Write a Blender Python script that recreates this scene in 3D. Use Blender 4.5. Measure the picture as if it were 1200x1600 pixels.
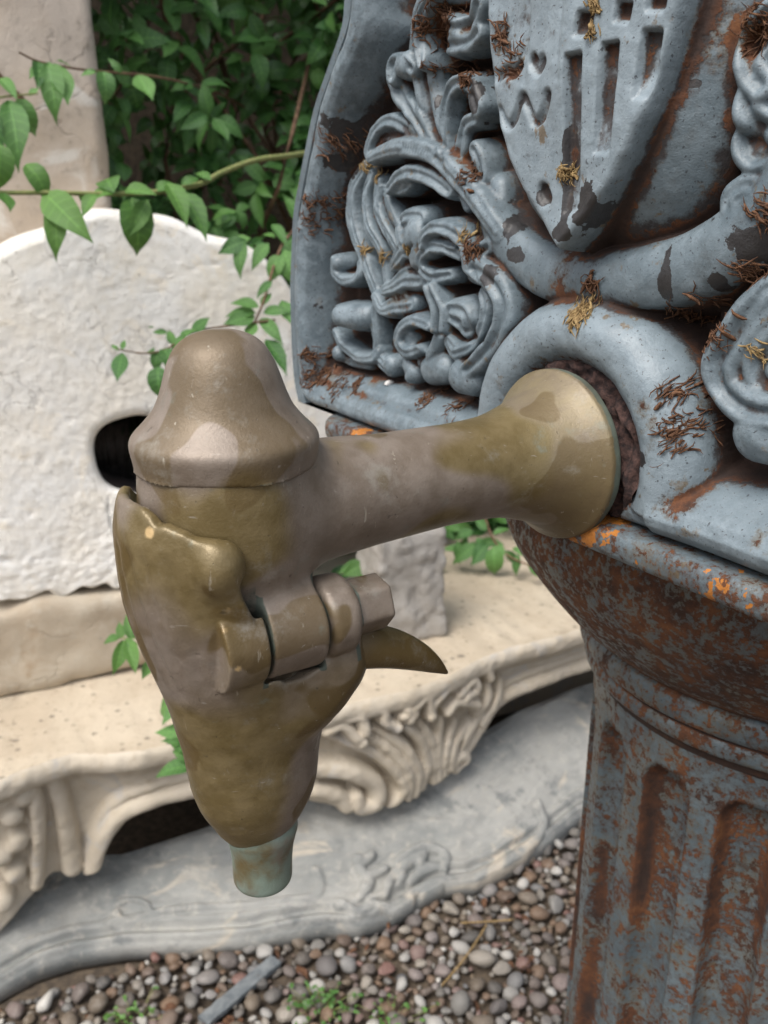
import bpy, math, random
import numpy as np
from mathutils import Vector

# ------------------------------------------------------------------ reset
for o in list(bpy.data.objects):
    bpy.data.objects.remove(o, do_unlink=True)
scene = bpy.context.scene
COL = scene.collection
random.seed(7)
rng = np.random.default_rng(11)

# ------------------------------------------------------------------ camera
FPX = 1400.0
PITCH = math.radians(18.9)
CAMZ = 0.98
cam_d = bpy.data.cameras.new('camera')
cam = bpy.data.objects.new('camera', cam_d)
COL.objects.link(cam)
cam.location = (0, 0, CAMZ)
cam.rotation_euler = (math.pi / 2 - PITCH, 0, 0)
cam_d.sensor_fit = 'VERTICAL'
cam_d.sensor_height = 36.0
cam_d.lens = FPX / 1600 * 36
cam_d.clip_start = 0.01
cam_d.clip_end = 500
cam_d.dof.use_dof = True
cam_d.dof.focus_distance = 0.345
cam_d.dof.aperture_fstop = 17.0
scene.camera = cam

# ------------------------------------------------------------------ sky, sun, exposure
world = bpy.data.worlds.new('World')
scene.world = world
world.use_nodes = True
wt = world.node_tree
wt.nodes.clear()
w_out = wt.nodes.new('ShaderNodeOutputWorld')
w_bg = wt.nodes.new('ShaderNodeBackground')
w_sky = wt.nodes.new('ShaderNodeTexSky')
w_hsv = wt.nodes.new('ShaderNodeHueSaturation')
w_sky.sky_type = 'NISHITA'
w_sky.sun_disc = False
SUN_EL, SUN_AZ = math.radians(58), math.radians(-140)   # azimuth measured from +Y towards +X
w_sky.sun_elevation = SUN_EL
w_sky.sun_rotation = SUN_AZ
w_sky.dust_density = 4.0
w_hsv.inputs['Saturation'].default_value = 0.42
w_bg.inputs['Strength'].default_value = 0.115
wt.links.new(w_sky.outputs[0], w_hsv.inputs['Color'])
wt.links.new(w_hsv.outputs[0], w_bg.inputs['Color'])
wt.links.new(w_bg.outputs[0], w_out.inputs['Surface'])
sun_d = bpy.data.lights.new('sun', 'SUN')
sun_d.energy = 1.25
sun_d.angle = math.radians(28)
sun_d.color = (1.0, 0.96, 0.90)
sun = bpy.data.objects.new('sun', sun_d)
COL.objects.link(sun)
sdir = Vector((math.sin(SUN_AZ) * math.cos(SUN_EL), math.cos(SUN_AZ) * math.cos(SUN_EL), math.sin(SUN_EL)))
sun.rotation_euler = sdir.to_track_quat('Z', 'Y').to_euler()
sun.location = sdir * 5
scene.view_settings.view_transform = 'Standard'
scene.view_settings.look = 'None'
scene.view_settings.exposure = 0.88
scene.view_settings.gamma = 1.0

cy = scene.cycles
cy.max_bounces = 5; cy.diffuse_bounces = 3; cy.glossy_bounces = 3; cy.transmission_bounces = 2; cy.transparent_max_bounces = 4
cy.caustics_reflective = False; cy.caustics_refractive = False

# ------------------------------------------------------------------ geometry of the view (used only to survey the place)
CAM = np.array([0, 0, CAMZ])
FW = np.array([0, math.cos(PITCH), -math.sin(PITCH)])
RT = np.array([1.0, 0, 0])
UP = np.cross(RT, FW)
ZUP = np.array([0, 0, 1.0])
def ray(x, y):
    return FW + RT * (x - 600) / FPX - UP * (y - 800) / FPX
def at(x, y, z):
    return CAM + ray(x, y) * z
def proj(P):
    dd = np.asarray(P) - CAM
    z = dd @ FW
    return 600 + FPX * (dd @ RT) / z, 800 - FPX * (dd @ UP) / z
def on_z(x, y, z0):
    r = ray(x, y)
    return CAM + r * ((z0 - CAMZ) / r[2])
PA = math.radians(32.7)
PD = np.array([-math.sin(PA), math.cos(PA), 0])     # along the panel, receding to the left
PN = np.array([-math.cos(PA), -math.sin(PA), 0])    # out of the panel
F0 = at(885, 706, 0.40)                             # where the spout meets the panel
def on_panel(x, y, h):
    """pixel -> (u, v) in mm on the plane h mm in front of the panel"""
    r = ray(x, y)
    t = ((F0 + PN * h * 1e-3 - CAM) @ PN) / (r @ PN)
    P = CAM + r * t - F0
    return (P @ PD) * 1000, P[2] * 1000

# ------------------------------------------------------------------ numpy helpers
def smooth(x, a, b):
    t = np.clip((x - a) / (b - a), 0, 1)
    return t * t * (3 - 2 * t)
def fnoise(shape, cell, sig, seed):
    """periodic gaussian-filtered noise, sigma in the same unit as cell, unit variance"""
    g = np.random.default_rng(seed).standard_normal(shape)
    ax = [np.fft.fftfreq(n, cell) for n in shape]
    k2 = sum(k ** 2 for k in np.meshgrid(*ax, indexing='ij'))
    r = np.fft.ifftn(np.fft.fftn(g) * np.exp(-2 * (math.pi * sig) ** 2 * k2)).real
    return r / r.std()
def blur(a, cell, sig):
    pad = int(3 * sig / cell) + 1
    b = np.pad(a, pad, mode='edge')
    ax = [np.fft.fftfreq(n, cell) for n in b.shape]
    k2 = sum(k ** 2 for k in np.meshgrid(*ax, indexing='ij'))
    r = np.fft.ifftn(np.fft.fftn(b) * np.exp(-2 * (math.pi * sig) ** 2 * k2)).real
    return r[pad:-pad, pad:-pad]
def catmull(pts, n=8):
    p = np.asarray(pts, float)
    p = np.vstack([2 * p[0] - p[1], p, 2 * p[-1] - p[-2]])
    out = []
    for i in range(1, len(p) - 2):
        for t in np.linspace(0, 1, n, endpoint=False):
            a, b, c, d = p[i - 1], p[i], p[i + 1], p[i + 2]
            out.append(0.5 * (2 * b + (c - a) * t + (2 * a - 5 * b + 4 * c - d) * t * t + (3 * b - a - 3 * c + d) * t ** 3))
    out.append(p[-2])
    return np.array(out)
def mesh_np(name, V, Fq, attrs=None, smooth_shade=True):
    """mesh from an (n,3) array and an (m,3|4) face array or list of such arrays"""
    me = bpy.data.meshes.new(name)
    V = np.ascontiguousarray(V, dtype=np.float32)
    if not isinstance(Fq, (list, tuple)):
        Fq = [Fq]
    Fq = [np.asarray(f, dtype=np.int32) for f in Fq if len(f)]
    loops = np.concatenate([f.ravel() for f in Fq])
    tot = np.concatenate([np.full(len(f), f.shape[1], np.int32) for f in Fq])
    start = np.concatenate([[0], np.cumsum(tot)[:-1]]).astype(np.int32)
    me.vertices.add(len(V)); me.vertices.foreach_set('co', V.ravel())
    me.loops.add(len(loops)); me.loops.foreach_set('vertex_index', loops)
    me.polygons.add(len(tot))
    me.polygons.foreach_set('loop_start', start)
    me.polygons.foreach_set('loop_total', tot)
    me.update(calc_edges=True)
    me.validate()
    me.polygons.foreach_set('use_smooth', np.full(len(me.polygons), smooth_shade))
    for k, a in (attrs or {}).items():
        at_ = me.attributes.new(k, 'FLOAT', 'POINT')
        at_.data.foreach_set('value', np.ascontiguousarray(a, dtype=np.float32))
    return me
def obj(name, me, mat=None, parent=None, label=None, cat=None, group=None, kind=None, loc=None):
    o = bpy.data.objects.new(name, me)
    COL.objects.link(o)
    if mat is not None and me is not None and not me.materials:
        me.materials.append(mat)
    if parent is not None: o.parent = parent
    if label: o['label'] = label
    if cat: o['category'] = cat
    if group: o['group'] = group
    if kind: o['kind'] = kind
    if loc is not None: o.location = loc
    return o
def thing(name, loc, label, cat, group=None):
    return obj(name, None, None, None, label, cat, group, None, tuple(loc))
def grid_faces(nu, nv):
    i = np.arange(nu * nv).reshape(nu, nv)
    return np.stack([i[:-1, :-1], i[1:, :-1], i[1:, 1:], i[:-1, 1:]], -1).reshape(-1, 4)
def compact(V, Fq, *arrs):
    used = np.unique(Fq)
    m = np.full(len(V), -1); m[used] = np.arange(len(used))
    return (V[used], m[Fq]) + tuple(a[used] for a in arrs)

def surface_nets(vals, org, cell):
    """numpy surface nets: zero level of a sampled field -> vertices, quads"""
    ins = vals < 0
    nx, ny, nz = vals.shape
    cnt = np.zeros((nx - 1, ny - 1, nz - 1), np.int8)
    for i in (0, 1):
        for j in (0, 1):
            for k in (0, 1):
                cnt += ins[i:nx - 1 + i, j:ny - 1 + j, k:nz - 1 + k]
    act = (cnt > 0) & (cnt < 8)
    idx = np.full(act.shape, -1, np.int64)
    cells = np.argwhere(act)
    idx[act] = np.arange(len(cells))
    acc = np.zeros((len(cells), 3)); num = np.zeros(len(cells))
    ci, cj, ck = cells.T
    corners = [(i, j, k) for i in (0, 1) for j in (0, 1) for k in (0, 1)]
    for a in corners:
        for ax in range(3):
            if a[ax] == 0:
                b = list(a); b[ax] = 1
                va = vals[ci + a[0], cj + a[1], ck + a[2]]
                vb = vals[ci + b[0], cj + b[1], ck + b[2]]
                s = (va < 0) != (vb < 0)
                t = np.where(s, va / np.where(s, va - vb, 1), 0)
                p = np.tile(np.array(a, float), (len(cells), 1)); p[:, ax] += t
                acc[s] += p[s]; num[s] += 1
    V = (cells + acc / num[:, None]) * cell + np.asarray(org)
    Q = []
    for ax in range(3):
        o1, o2 = [(1, 2), (2, 0), (0, 1)][ax]
        sl_a = [slice(1, -1)] * 3; sl_b = [slice(1, -1)] * 3
        sl_a[ax] = slice(0, -1); sl_b[ax] = slice(1, None)
        A, B = ins[tuple(sl_a)], ins[tuple(sl_b)]
        e = np.argwhere(A != B)
        if not len(e): continue
        flip = A[tuple(e.T)]
        base = e.copy()
        for k in range(3):
            if k != ax: base[:, k] += 1
        def cidx(d1, d2):
            c = base.copy(); c[:, o1] -= d1; c[:, o2] -= d2
            return idx[tuple(c.T)]
        q = np.stack([cidx(1, 1), cidx(0, 1), cidx(0, 0), cidx(1, 0)], -1)
        q[~flip] = q[~flip][:, ::-1]
        Q.append(q)
    return V, np.concatenate(Q)

def poly_sdf(poly, X, Y):
    """signed distance to a closed 2D polygon"""
    p = np.asarray(poly, float)
    d2 = np.full(X.shape, 1e9); inside = np.zeros(X.shape, bool)
    for i in range(len(p)):
        a, b = p[i], p[(i + 1) % len(p)]
        e = b - a
        L = max(e @ e, 1e-12)
        t = np.clip(((X - a[0]) * e[0] + (Y - a[1]) * e[1]) / L, 0, 1)
        d2 = np.minimum(d2, (X - a[0] - t * e[0]) ** 2 + (Y - a[1] - t * e[1]) ** 2)
        if a[1] != b[1]:
            c = ((a[1] > Y) != (b[1] > Y)) & (X < (b[0] - a[0]) * (Y - a[1]) / (b[1] - a[1]) + a[0])
            inside ^= c
    d = np.sqrt(d2)
    return np.where(inside, -d, d)
def lathe_sdf(prof, rho, c, step=0.35):
    """revolved profile [(r, c) top to bottom], spline smoothed, looked up from a 2D table"""
    poly = list(prof) + [(-5, prof[-1][1]), (-5, prof[0][1])]
    c0, c1 = float(c.min()) - 1, float(c.max()) + 1
    r1 = float(rho.max()) + 1
    R, Cc = np.meshgrid(np.arange(0, r1 + step, step), np.arange(c0, c1 + step, step), indexing='ij')
    T = poly_sdf(poly, R, Cc)
    x = rho / step; y = (c - c0) / step
    i = np.clip(x.astype(np.int32), 0, T.shape[0] - 2); j = np.clip(y.astype(np.int32), 0, T.shape[1] - 2)
    fx = x - i; fy = y - j
    return ((1 - fx) * (1 - fy) * T[i, j] + fx * (1 - fy) * T[i + 1, j] + (1 - fx) * fy * T[i, j + 1] + fx * fy * T[i + 1, j + 1]).astype(np.float32)
def smin(a, b, k):
    h = np.clip(0.5 + 0.5 * (b - a) / k, 0, 1)
    return b + (a - b) * h - k * h * (1 - h)
def smax(a, b, k):
    return -smin(-a, -b, k)

# ------------------------------------------------------------------ materials
class M:
    """tiny node builder"""
    def __init__(s, name):
        s.m = bpy.data.materials.new(name); s.m.use_nodes = True
        s.t = s.m.node_tree; s.t.nodes.clear()
        s.out = s.t.nodes.new('ShaderNodeOutputMaterial')
        s.b = s.t.nodes.new('ShaderNodeBsdfPrincipled')
        s.t.links.new(s.b.outputs[0], s.out.inputs[0])
        s.tc = s.t.nodes.new('ShaderNodeTexCoord')
    def put(s, sock, v):
        if isinstance(v, bpy.types.NodeSocket): s.t.links.new(v, sock)
        elif v is not None:
            if isinstance(v, (tuple, list)) and len(v) == 3 and sock.type == 'RGBA': v = (*v, 1)
            sock.default_value = v
    def co(s, scale=(1, 1, 1), space='Object', rot=(0, 0, 0)):
        n = s.t.nodes.new('ShaderNodeMapping')
        s.t.links.new(s.tc.outputs[space], n.inputs[0])
        n.inputs['Scale'].default_value = scale
        n.inputs['Rotation'].default_value = rot
        return n.outputs[0]
    def noise(s, scale, detail=4, rough=0.55, vec=None, dist=0.0):
        n = s.t.nodes.new('ShaderNodeTexNoise')
        s.t.links.new(vec if vec is not None else s.tc.outputs['Object'], n.inputs['Vector'])
        n.inputs['Scale'].default_value = scale; n.inputs['Detail'].default_value = detail
        n.inputs['Roughness'].default_value = rough; n.inputs['Distortion'].default_value = dist
        return n.outputs['Fac']
    def voro(s, scale, feature='F1', vec=None, out='Distance', rand=1.0):
        n = s.t.nodes.new('ShaderNodeTexVoronoi'); n.feature = feature
        s.t.links.new(vec if vec is not None else s.tc.outputs['Object'], n.inputs['Vector'])
        n.inputs['Scale'].default_value = scale
        n.inputs['Randomness'].default_value = rand
        return n.outputs[out]
    def attr(s, name):
        n = s.t.nodes.new('ShaderNodeAttribute'); n.attribute_name = name
        return n.outputs['Fac']
    def math(s, op, a, b=None, c=None, clamp=False):
        n = s.t.nodes.new('ShaderNodeMath'); n.operation = op; n.use_clamp = clamp
        s.put(n.inputs[0], a)
        if b is not None: s.put(n.inputs[1], b)
        if c is not None: s.put(n.inputs[2], c)
        return n.outputs[0]
    def step(s, v, a, b, lo=0.0, hi=1.0):
        n = s.t.nodes.new('ShaderNodeMapRange'); n.interpolation_type = 'SMOOTHSTEP'
        s.put(n.inputs['Value'], v)
        n.inputs['From Min'].default_value = a; n.inputs['From Max'].default_value = b
        n.inputs['To Min'].default_value = lo; n.inputs['To Max'].default_value = hi
        return n.outputs[0]
    def mix(s, f, a, b, mode='MIX'):
        n = s.t.nodes.new('ShaderNodeMix'); n.data_type = 'RGBA'; n.blend_type = mode
        s.put(n.inputs[0], f); s.put(n.inputs[6], a); s.put(n.inputs[7], b)
        return n.outputs[2]
    def mixf(s, f, a, b):
        n = s.t.nodes.new('ShaderNodeMix'); n.data_type = 'FLOAT'
        s.put(n.inputs[0], f); s.put(n.inputs[2], a); s.put(n.inputs[3], b)
        return n.outputs[0]
    def ramp(s, f, stops):
        n = s.t.nodes.new('ShaderNodeValToRGB')
        s.put(n.inputs[0], f)
        e = n.color_ramp.elements
        e[0].position, e[0].color = stops[0][0], (*stops[0][1], 1)
        e[1].position, e[1].color = stops[-1][0], (*stops[-1][1], 1)
        for p, c in stops[1:-1]:
            k = e.new(p); k.color = (*c, 1)
        return n.outputs[0]
    def rnd(s):
        n = s.t.nodes.new('ShaderNodeObjectInfo')
        return n.outputs['Random']
    def bump(s, h, strength=0.3, dist=0.002, normal=None):
        n = s.t.nodes.new('ShaderNodeBump')
        n.inputs['Strength'].default_value = strength; n.inputs['Distance'].default_value = dist
        s.put(n.inputs['Height'], h)
        if normal is not None: s.put(n.inputs['Normal'], normal)
        return n.outputs[0]
    def done(s, color, rough=0.6, metal=0.0, normal=None, spec=None, sss=None):
        s.put(s.b.inputs['Base Color'], color); s.put(s.b.inputs['Roughness'], rough)
        s.put(s.b.inputs['Metallic'], metal); s.put(s.b.inputs['Normal'], normal)
        if spec is not None: s.put(s.b.inputs['Specular IOR Level'], spec)
        return s.m

def painted_iron(name, rust=0.0, chips=0.0, orange=0.0, cavw=1.0, shade_tone=1.0):
    m = M(name)
    n1 = m.noise(28, 3); n2 = m.noise(420, 3, 0.7); n3 = m.mixf(0.35, m.noise(70, 7, 0.68, dist=0.6), m.noise(105, 5, 0.65, vec=m.co((1.0, 1.0, 0.16)))); n4 = m.noise(260, 6, 0.7)
    base = m.mix(m.step(n1, 0.3, 0.7), (0.102, 0.136, 0.158), (0.150, 0.190, 0.214))
    base = m.mix(m.step(n2, 0.52, 0.72, 0, 0.35), base, (0.185, 0.222, 0.245))
    base = m.mix(m.step(m.noise(110, 6, 0.7), 0.50, 0.72, 0, 0.5), base, (0.085, 0.095, 0.098))
    base = m.mix(m.math('MULTIPLY', m.attr('frost'), m.step(m.noise(140, 6, 0.7), 0.25, 0.62, 0.40, 0.95)), base, (0.262, 0.315, 0.350))
    fr = m.step(m.noise(95, 5, 0.62, vec=m.co((1.1, 1.0, 0.9), rot=(0.4, 0.2, 0.9))), 0.63, 0.685, 0, 0.8)
    base = m.mix(fr, base, m.mix(n2, (0.10, 0.062, 0.026), (0.17, 0.115, 0.05)))
    chalk = m.math('MULTIPLY', m.step(m.attr('cav'), -0.04, -0.38), m.step(m.noise(120, 6, 0.75), 0.40, 0.62, 0.05, 0.7))
    base = m.mix(chalk, base, (0.235, 0.288, 0.322))
    specks = m.step(m.noise(700, 2, 0.5), 0.65, 0.71)
    base = m.mix(m.math('MULTIPLY', specks, 0.75), base, (0.035, 0.035, 0.04))
    if shade_tone != 1.0: base = m.mix(1.0, base, (shade_tone, shade_tone * 1.0, shade_tone * 0.98), 'MULTIPLY')  # multiplies shade into the paint colour
    # flaked places down to the old dark coat
    cn = m.math('ADD', m.noise(55, 6, 0.62), m.math('MULTIPLY', m.attr('bare'), 0.42))
    ch = m.step(cn, 0.715 - chips, 0.722 - chips)
    base = m.mix(ch, base, m.mix(n4, (0.020, 0.020, 0.022), (0.055, 0.052, 0.052)))
    # rust, thicker where water and litter lodge
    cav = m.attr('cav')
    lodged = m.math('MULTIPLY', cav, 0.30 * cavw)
    r = m.math('ADD', m.mixf(0.5, n3, n4), lodged)
    r = m.math('ADD', r, m.math('MULTIPLY', m.attr('rust'), 0.30))
    rmask = m.step(r, 0.635 - rust, 0.685 - rust)
    halo = m.step(r, 0.555 - rust, 0.66 - rust, 0, 0.6)
    base = m.mix(halo, base, m.mix(m.step(m.noise(33, 3), 0.4, 0.6), (0.135, 0.105, 0.060), (0.070, 0.058, 0.052)))
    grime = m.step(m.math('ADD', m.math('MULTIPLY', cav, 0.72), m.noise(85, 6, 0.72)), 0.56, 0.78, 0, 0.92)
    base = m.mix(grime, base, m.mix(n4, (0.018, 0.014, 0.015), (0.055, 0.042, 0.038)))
    rc = m.ramp(m.mixf(0.5, m.noise(170, 6, 0.75), m.noise(45, 3)), [(0.28, (0.016, 0.011, 0.010)), (0.42, (0.050, 0.022, 0.013)), (0.54, (0.120, 0.045, 0.018)), (0.66, (0.205, 0.085, 0.030)), (0.78, (0.25, 0.14, 0.06))])
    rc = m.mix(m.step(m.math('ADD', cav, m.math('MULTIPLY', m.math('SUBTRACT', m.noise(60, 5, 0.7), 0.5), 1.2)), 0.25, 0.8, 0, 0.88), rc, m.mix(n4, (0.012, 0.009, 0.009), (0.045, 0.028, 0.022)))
    col = m.mix(rmask, base, rc)
    if orange:
        oo = m.step(m.math('ADD', m.noise(55, 5, 0.6), m.math('MULTIPLY', m.attr('primer'), 0.28)), 0.745 - orange, 0.755 - orange)
        col = m.mix(oo, col, m.mix(m.noise(300, 4), (0.36, 0.125, 0.022), (0.50, 0.20, 0.04)))
    rough = m.mixf(m.math('MAXIMUM', rmask, grime), m.mixf(n2, 0.28, 0.50), 0.85)
    bh = m.math('ADD', m.math('ADD', m.math('MULTIPLY', m.noise(300, 6, 0.65), 0.8), m.math('MULTIPLY', m.noise(1500, 2), 0.22)), m.math('MULTIPLY', rmask, m.mixf(0.6, 0.5, n4)))
    bh = m.math('SUBTRACT', bh, m.math('MULTIPLY', ch, 0.35))
    return m.done(col, rough, 0.0, m.bump(bh, 0.5, 0.0012), spec=0.5)

def brass(name, green=0.0, bias=0.0, sharp=0.04, patch_amt=0.62):
    m = M(name)
    n1 = m.noise(17, 2, 0.4, dist=0.35); n2 = m.noise(80, 6, 0.62); n3 = m.noise(1100, 3, 0.6)
    olive = m.mix(m.step(n2, 0.35, 0.65), (0.146, 0.107, 0.044), (0.205, 0.156, 0.076))
    mauve = m.mix(m.step(n2, 0.35, 0.65), (0.192, 0.152, 0.117), (0.255, 0.210, 0.172))
    f = m.step(m.math('ADD', n1, bias), 0.5 - sharp, 0.5 + sharp)
    col = m.mix(f, olive, mauve)
    col = m.mix(m.math('MULTIPLY', m.attr('brassy'), m.step(n2, 0.25, 0.65, 0.25, 0.7)), col, (0.225, 0.180, 0.085))
    col = m.mix(m.attr('worn'), col, (0.62, 0.44, 0.22))
    # dark olive patches with crisp edges, scattered by noise
    dark_patch = m.step(m.noise(26, 2, 0.4, dist=0.3), 0.555, 0.575, 0, patch_amt)
    col = m.mix(dark_patch, col, (0.122, 0.082, 0.030))
    # chalky water marks and fine scratches
    chalk = m.step(m.noise(50, 8, 0.76), 0.54, 0.74, 0, 0.5)
    col = m.mix(chalk, col, (0.34, 0.325, 0.285))
    sc = m.step(m.noise(240, 4, 0.7, vec=m.co((1.0, 1.0, 0.14), rot=(0.5, 0.4, 0.2))), 0.64, 0.70, 0, 0.7)
    col = m.mix(m.math('MULTIPLY', sc, m.step(m.noise(28, 2), 0.46, 0.58)), col, (0.50, 0.46, 0.38))
    sc2 = m.step(m.noise(560, 3, 0.6, vec=m.co((0.10, 1.0, 1.0), rot=(0.2, 0.9, 0.6))), 0.69, 0.74, 0, 0.35)
    col = m.mix(sc2, col, (0.46, 0.43, 0.39))
    spots = m.step(m.noise(420, 2), 0.74, 0.78, 0, 0.6)
    col = m.mix(spots, col, (0.04, 0.03, 0.02))
    pat = m.step(m.noise(65, 6, 0.68), 0.60, 0.76, 0, 0.45)
    col = m.mix(pat, col, (0.20, 0.245, 0.215))
    if green:
        g = m.step(m.noise(70, 5), 0.30, 0.60)
        col = m.mix(m.math('MULTIPLY', g, green), col, m.mix(n2, (0.14, 0.21, 0.175), (0.30, 0.40, 0.35)))
    rough = m.mixf(f, 0.36, 0.46)
    rough = m.math('ADD', rough, m.math('ADD', m.math('MULTIPLY', chalk, 0.22), m.math('MULTIPLY', m.math('SUBTRACT', n2, 0.5), 0.25)))
    pits = m.step(m.noise(300, 3, 0.6), 0.68, 0.74)
    col = m.mix(m.math('MULTIPLY', pits, 0.45), col, (0.05, 0.042, 0.030))
    gr = m.step(m.math('ADD', m.attr('joint'), m.math('MULTIPLY', m.math('SUBTRACT', m.noise(140, 6, 0.7), 0.5), 0.9)), 0.45, 0.75, 0, 0.9)
    col = m.mix(gr, col, m.mix(m.noise(90, 3), (0.030, 0.024, 0.018), (0.15, 0.20, 0.165)))
    bh = m.math('ADD', m.math('MULTIPLY', n3, 0.4), m.math('ADD', m.noise(150, 7, 0.68), m.math('ADD', m.math('MULTIPLY', sc, -0.35), m.math('MULTIPLY', pits, -0.5))))
    return m.done(col, m.math('ADD', rough, m.math('MULTIPLY', gr, 0.3)), 0.22, m.bump(bh, 0.30, 0.0010))

def stone(name, c1, c2, c3, scale=9, pits=0.5, bump=0.5, cracks=0.0, streak=None, blotch=None, spots=0.0, dark=None):
    m = M(name)
    v = m.co(streak or (1, 1, 1))
    n1 = m.noise(scale, 6, 0.62, vec=v); n2 = m.noise(scale * 7, 6, 0.7); n3 = m.noise(scale * 40, 4, 0.7)
    col = m.mix(m.step(n1, 0.35, 0.66), c1, c2)
    col = m.mix(m.step(n2, 0.50, 0.72, 0, 0.6), col, c3)
    if blotch:
        col = m.mix(m.step(m.noise(scale * 1.7, 5, 0.6, vec=v, dist=1.0), 0.55, 0.66, 0, 0.8), col, blotch)
    if dark: col = m.mix(m.step(m.noise(scale * 1.3, 6, 0.68, vec=m.co((0.8, 0.8, 1.3), rot=(0.3, 0.5, 0.8))), 0.54, 0.64, 0, 0.75), col, dark)
    pit = m.step(m.noise(scale * 14, 5, 0.68), 0.63, 0.70, 0, pits)
    col = m.mix(m.step(m.noise(scale * 0.8, 4, 0.6, vec=m.co((1.6, 1.6, 0.5))), 0.52, 0.74, 0, 0.35), col, tuple(x * 0.55 for x in c3))
    col = m.mix(pit, col, tuple(x * 0.42 for x in c3))
    h = m.math('ADD', m.math('MULTIPLY', n2, 0.7), m.math('ADD', m.math('MULTIPLY', n3, 0.35), m.math('MULTIPLY', pit, -0.7)))
    if cracks:
        cv = m.voro(scale * 1.1, 'DISTANCE_TO_EDGE', vec=None)
        wig = m.t.nodes.new('ShaderNodeVectorMath'); wig.operation = 'MULTIPLY_ADD'
        nn = m.t.nodes.new('ShaderNodeTexNoise'); nn.inputs['Scale'].default_value = scale * 1.6; nn.inputs['Detail'].default_value = 5
        m.t.links.new(m.tc.outputs['Object'], nn.inputs['Vector'])
        m.t.links.new(nn.outputs['Color'], wig.inputs[0]); wig.inputs[1].default_value = (0.22, 0.22, 0.22)
        m.t.links.new(m.tc.outputs['Object'], wig.inputs[2])
        cv = m.voro(scale * 1.4, 'DISTANCE_TO_EDGE', vec=wig.outputs[0])
        cr = m.math('MULTIPLY', m.step(cv, 0.008, 0.022, 1, 0), m.step(m.noise(scale * 0.8, 3), 0.45, 0.6))
        col = m.mix(m.math('MULTIPLY', cr, cracks), col, tuple(x * 0.35 for x in c3))
        h = m.math('SUBTRACT', h, m.math('MULTIPLY', cr, 0.8))
    if spots:
        sp = m.math('MULTIPLY', m.step(m.voro(55), 0.10, 0.30, 1, 0), m.step(m.noise(19, 4, 0.6), 0.44, 0.60))
        sp = m.math('MAXIMUM', sp, m.math('MULTIPLY', m.step(m.voro(23, vec=m.co((1.0, 1.3, 1.0), rot=(0, 0, 0.6))), 0.06, 0.20, 1, 0), m.step(m.noise(9, 3), 0.48, 0.6)))
        col = m.mix(m.math('MULTIPLY', sp, spots), col, (0.13, 0.115, 0.095))
        h = m.math('SUBTRACT', h, m.math('MULTIPLY', sp, 0.6))
    return m.done(col, 0.9, 0.0, m.bump(h, bump, 0.006), spec=0.3)

def leaf_mat(name, dark, light):
    m = M(name)
    r = m.rnd()
    col = m.mix(r, dark, light)
    col = m.mix(m.step(m.noise(40, 3), 0.4, 0.7, 0, 0.5), col, light)
    am = m.math('ABSOLUTE', m.attr('mid'))
    vein = m.step(am, 0.0, 0.10, 0.40, 0.0)
    sv = m.math('SINE', m.math('MULTIPLY', m.math('SUBTRACT', m.attr('len'), m.math('MULTIPLY', am, 0.16)), 46.0))
    side = m.step(sv, 0.55, 1.0, 0, 0.28)
    col = m.mix(side, col, tuple(min(1, x * 1.5) for x in light))
    col = m.mix(m.step(m.noise(120, 5, 0.7), 0.62, 0.72, 0, 0.55), col, (0.13, 0.11, 0.03))
    col = m.mix(vein, col, tuple(min(1, x * 2.2) for x in light))
    m.put(m.b.inputs['Transmission Weight'], 0.0)
    mat = m.done(col, m.mixf(m.noise(90, 2), 0.22, 0.42), 0.0, m.bump(m.math('ADD', m.noise(160, 3), m.math('SUBTRACT', m.math('MULTIPLY', vein, -1.0), side)), 0.4, 0.002), spec=0.5)
    tr = m.t.nodes.new('ShaderNodeBsdfTranslucent'); mx = m.t.nodes.new('ShaderNodeMixShader')
    m.put(tr.inputs['Color'], m.mix(0.5, col, (0.10, 0.22, 0.02))); mx.inputs[0].default_value = 0.22
    m.t.links.new(m.b.outputs[0], mx.inputs[1]); m.t.links.new(tr.outputs[0], mx.inputs[2])
    m.t.links.new(mx.outputs[0], m.out.inputs[0])
    return mat

def plain(name, c, c2=None, rough=0.8, scale=120, bump=0.3):
    m = M(name)
    n = m.noise(scale, 4, 0.65)
    col = m.mix(m.step(n, 0.35, 0.68), c, c2 or tuple(x * 1.6 for x in c))
    return m.done(col, rough, 0.0, m.bump(n, bump, 0.001))

MAT = {}
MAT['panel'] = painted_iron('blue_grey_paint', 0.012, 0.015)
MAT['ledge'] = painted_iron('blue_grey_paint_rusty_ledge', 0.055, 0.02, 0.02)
MAT['column'] = painted_iron('blue_grey_paint_shaded_column', 0.063, 0.0, shade_tone=0.85)  # same paint as the panel, darkened for the weaker light on the column
MAT['brass'] = brass('weathered_brass', bias=0.05)
MAT['brass_cap'] = brass('weathered_brass_cap', bias=0.08)
MAT['brass_lever'] = brass('weathered_brass_lever', bias=0.0, sharp=0.05, patch_amt=0.8)
MAT['brass_green'] = brass('verdigris_brass', green=0.8)
MAT['steel'] = plain('dull_bolt_metal', (0.22, 0.22, 0.23), (0.34, 0.34, 0.35), 0.4, 200, 0.15)
MAT['dirt'] = plain('rusty_grime', (0.018, 0.011, 0.011), (0.085, 0.046, 0.038), 0.95, 320, 1.0)
MAT['mill'] = stone('pale_millstone', (0.88, 0.865, 0.825), (0.85, 0.80, 0.71), (0.70, 0.65, 0.56), 9, 0.5, 0.5, 0.4, blotch=(0.87, 0.80, 0.68))
MAT['tan'] = stone('tan_stone', (0.50, 0.44, 0.35), (0.42, 0.34, 0.25), (0.58, 0.53, 0.44), 6, 0.4, 0.5, 0.25, blotch=(0.36, 0.27, 0.18))
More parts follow.
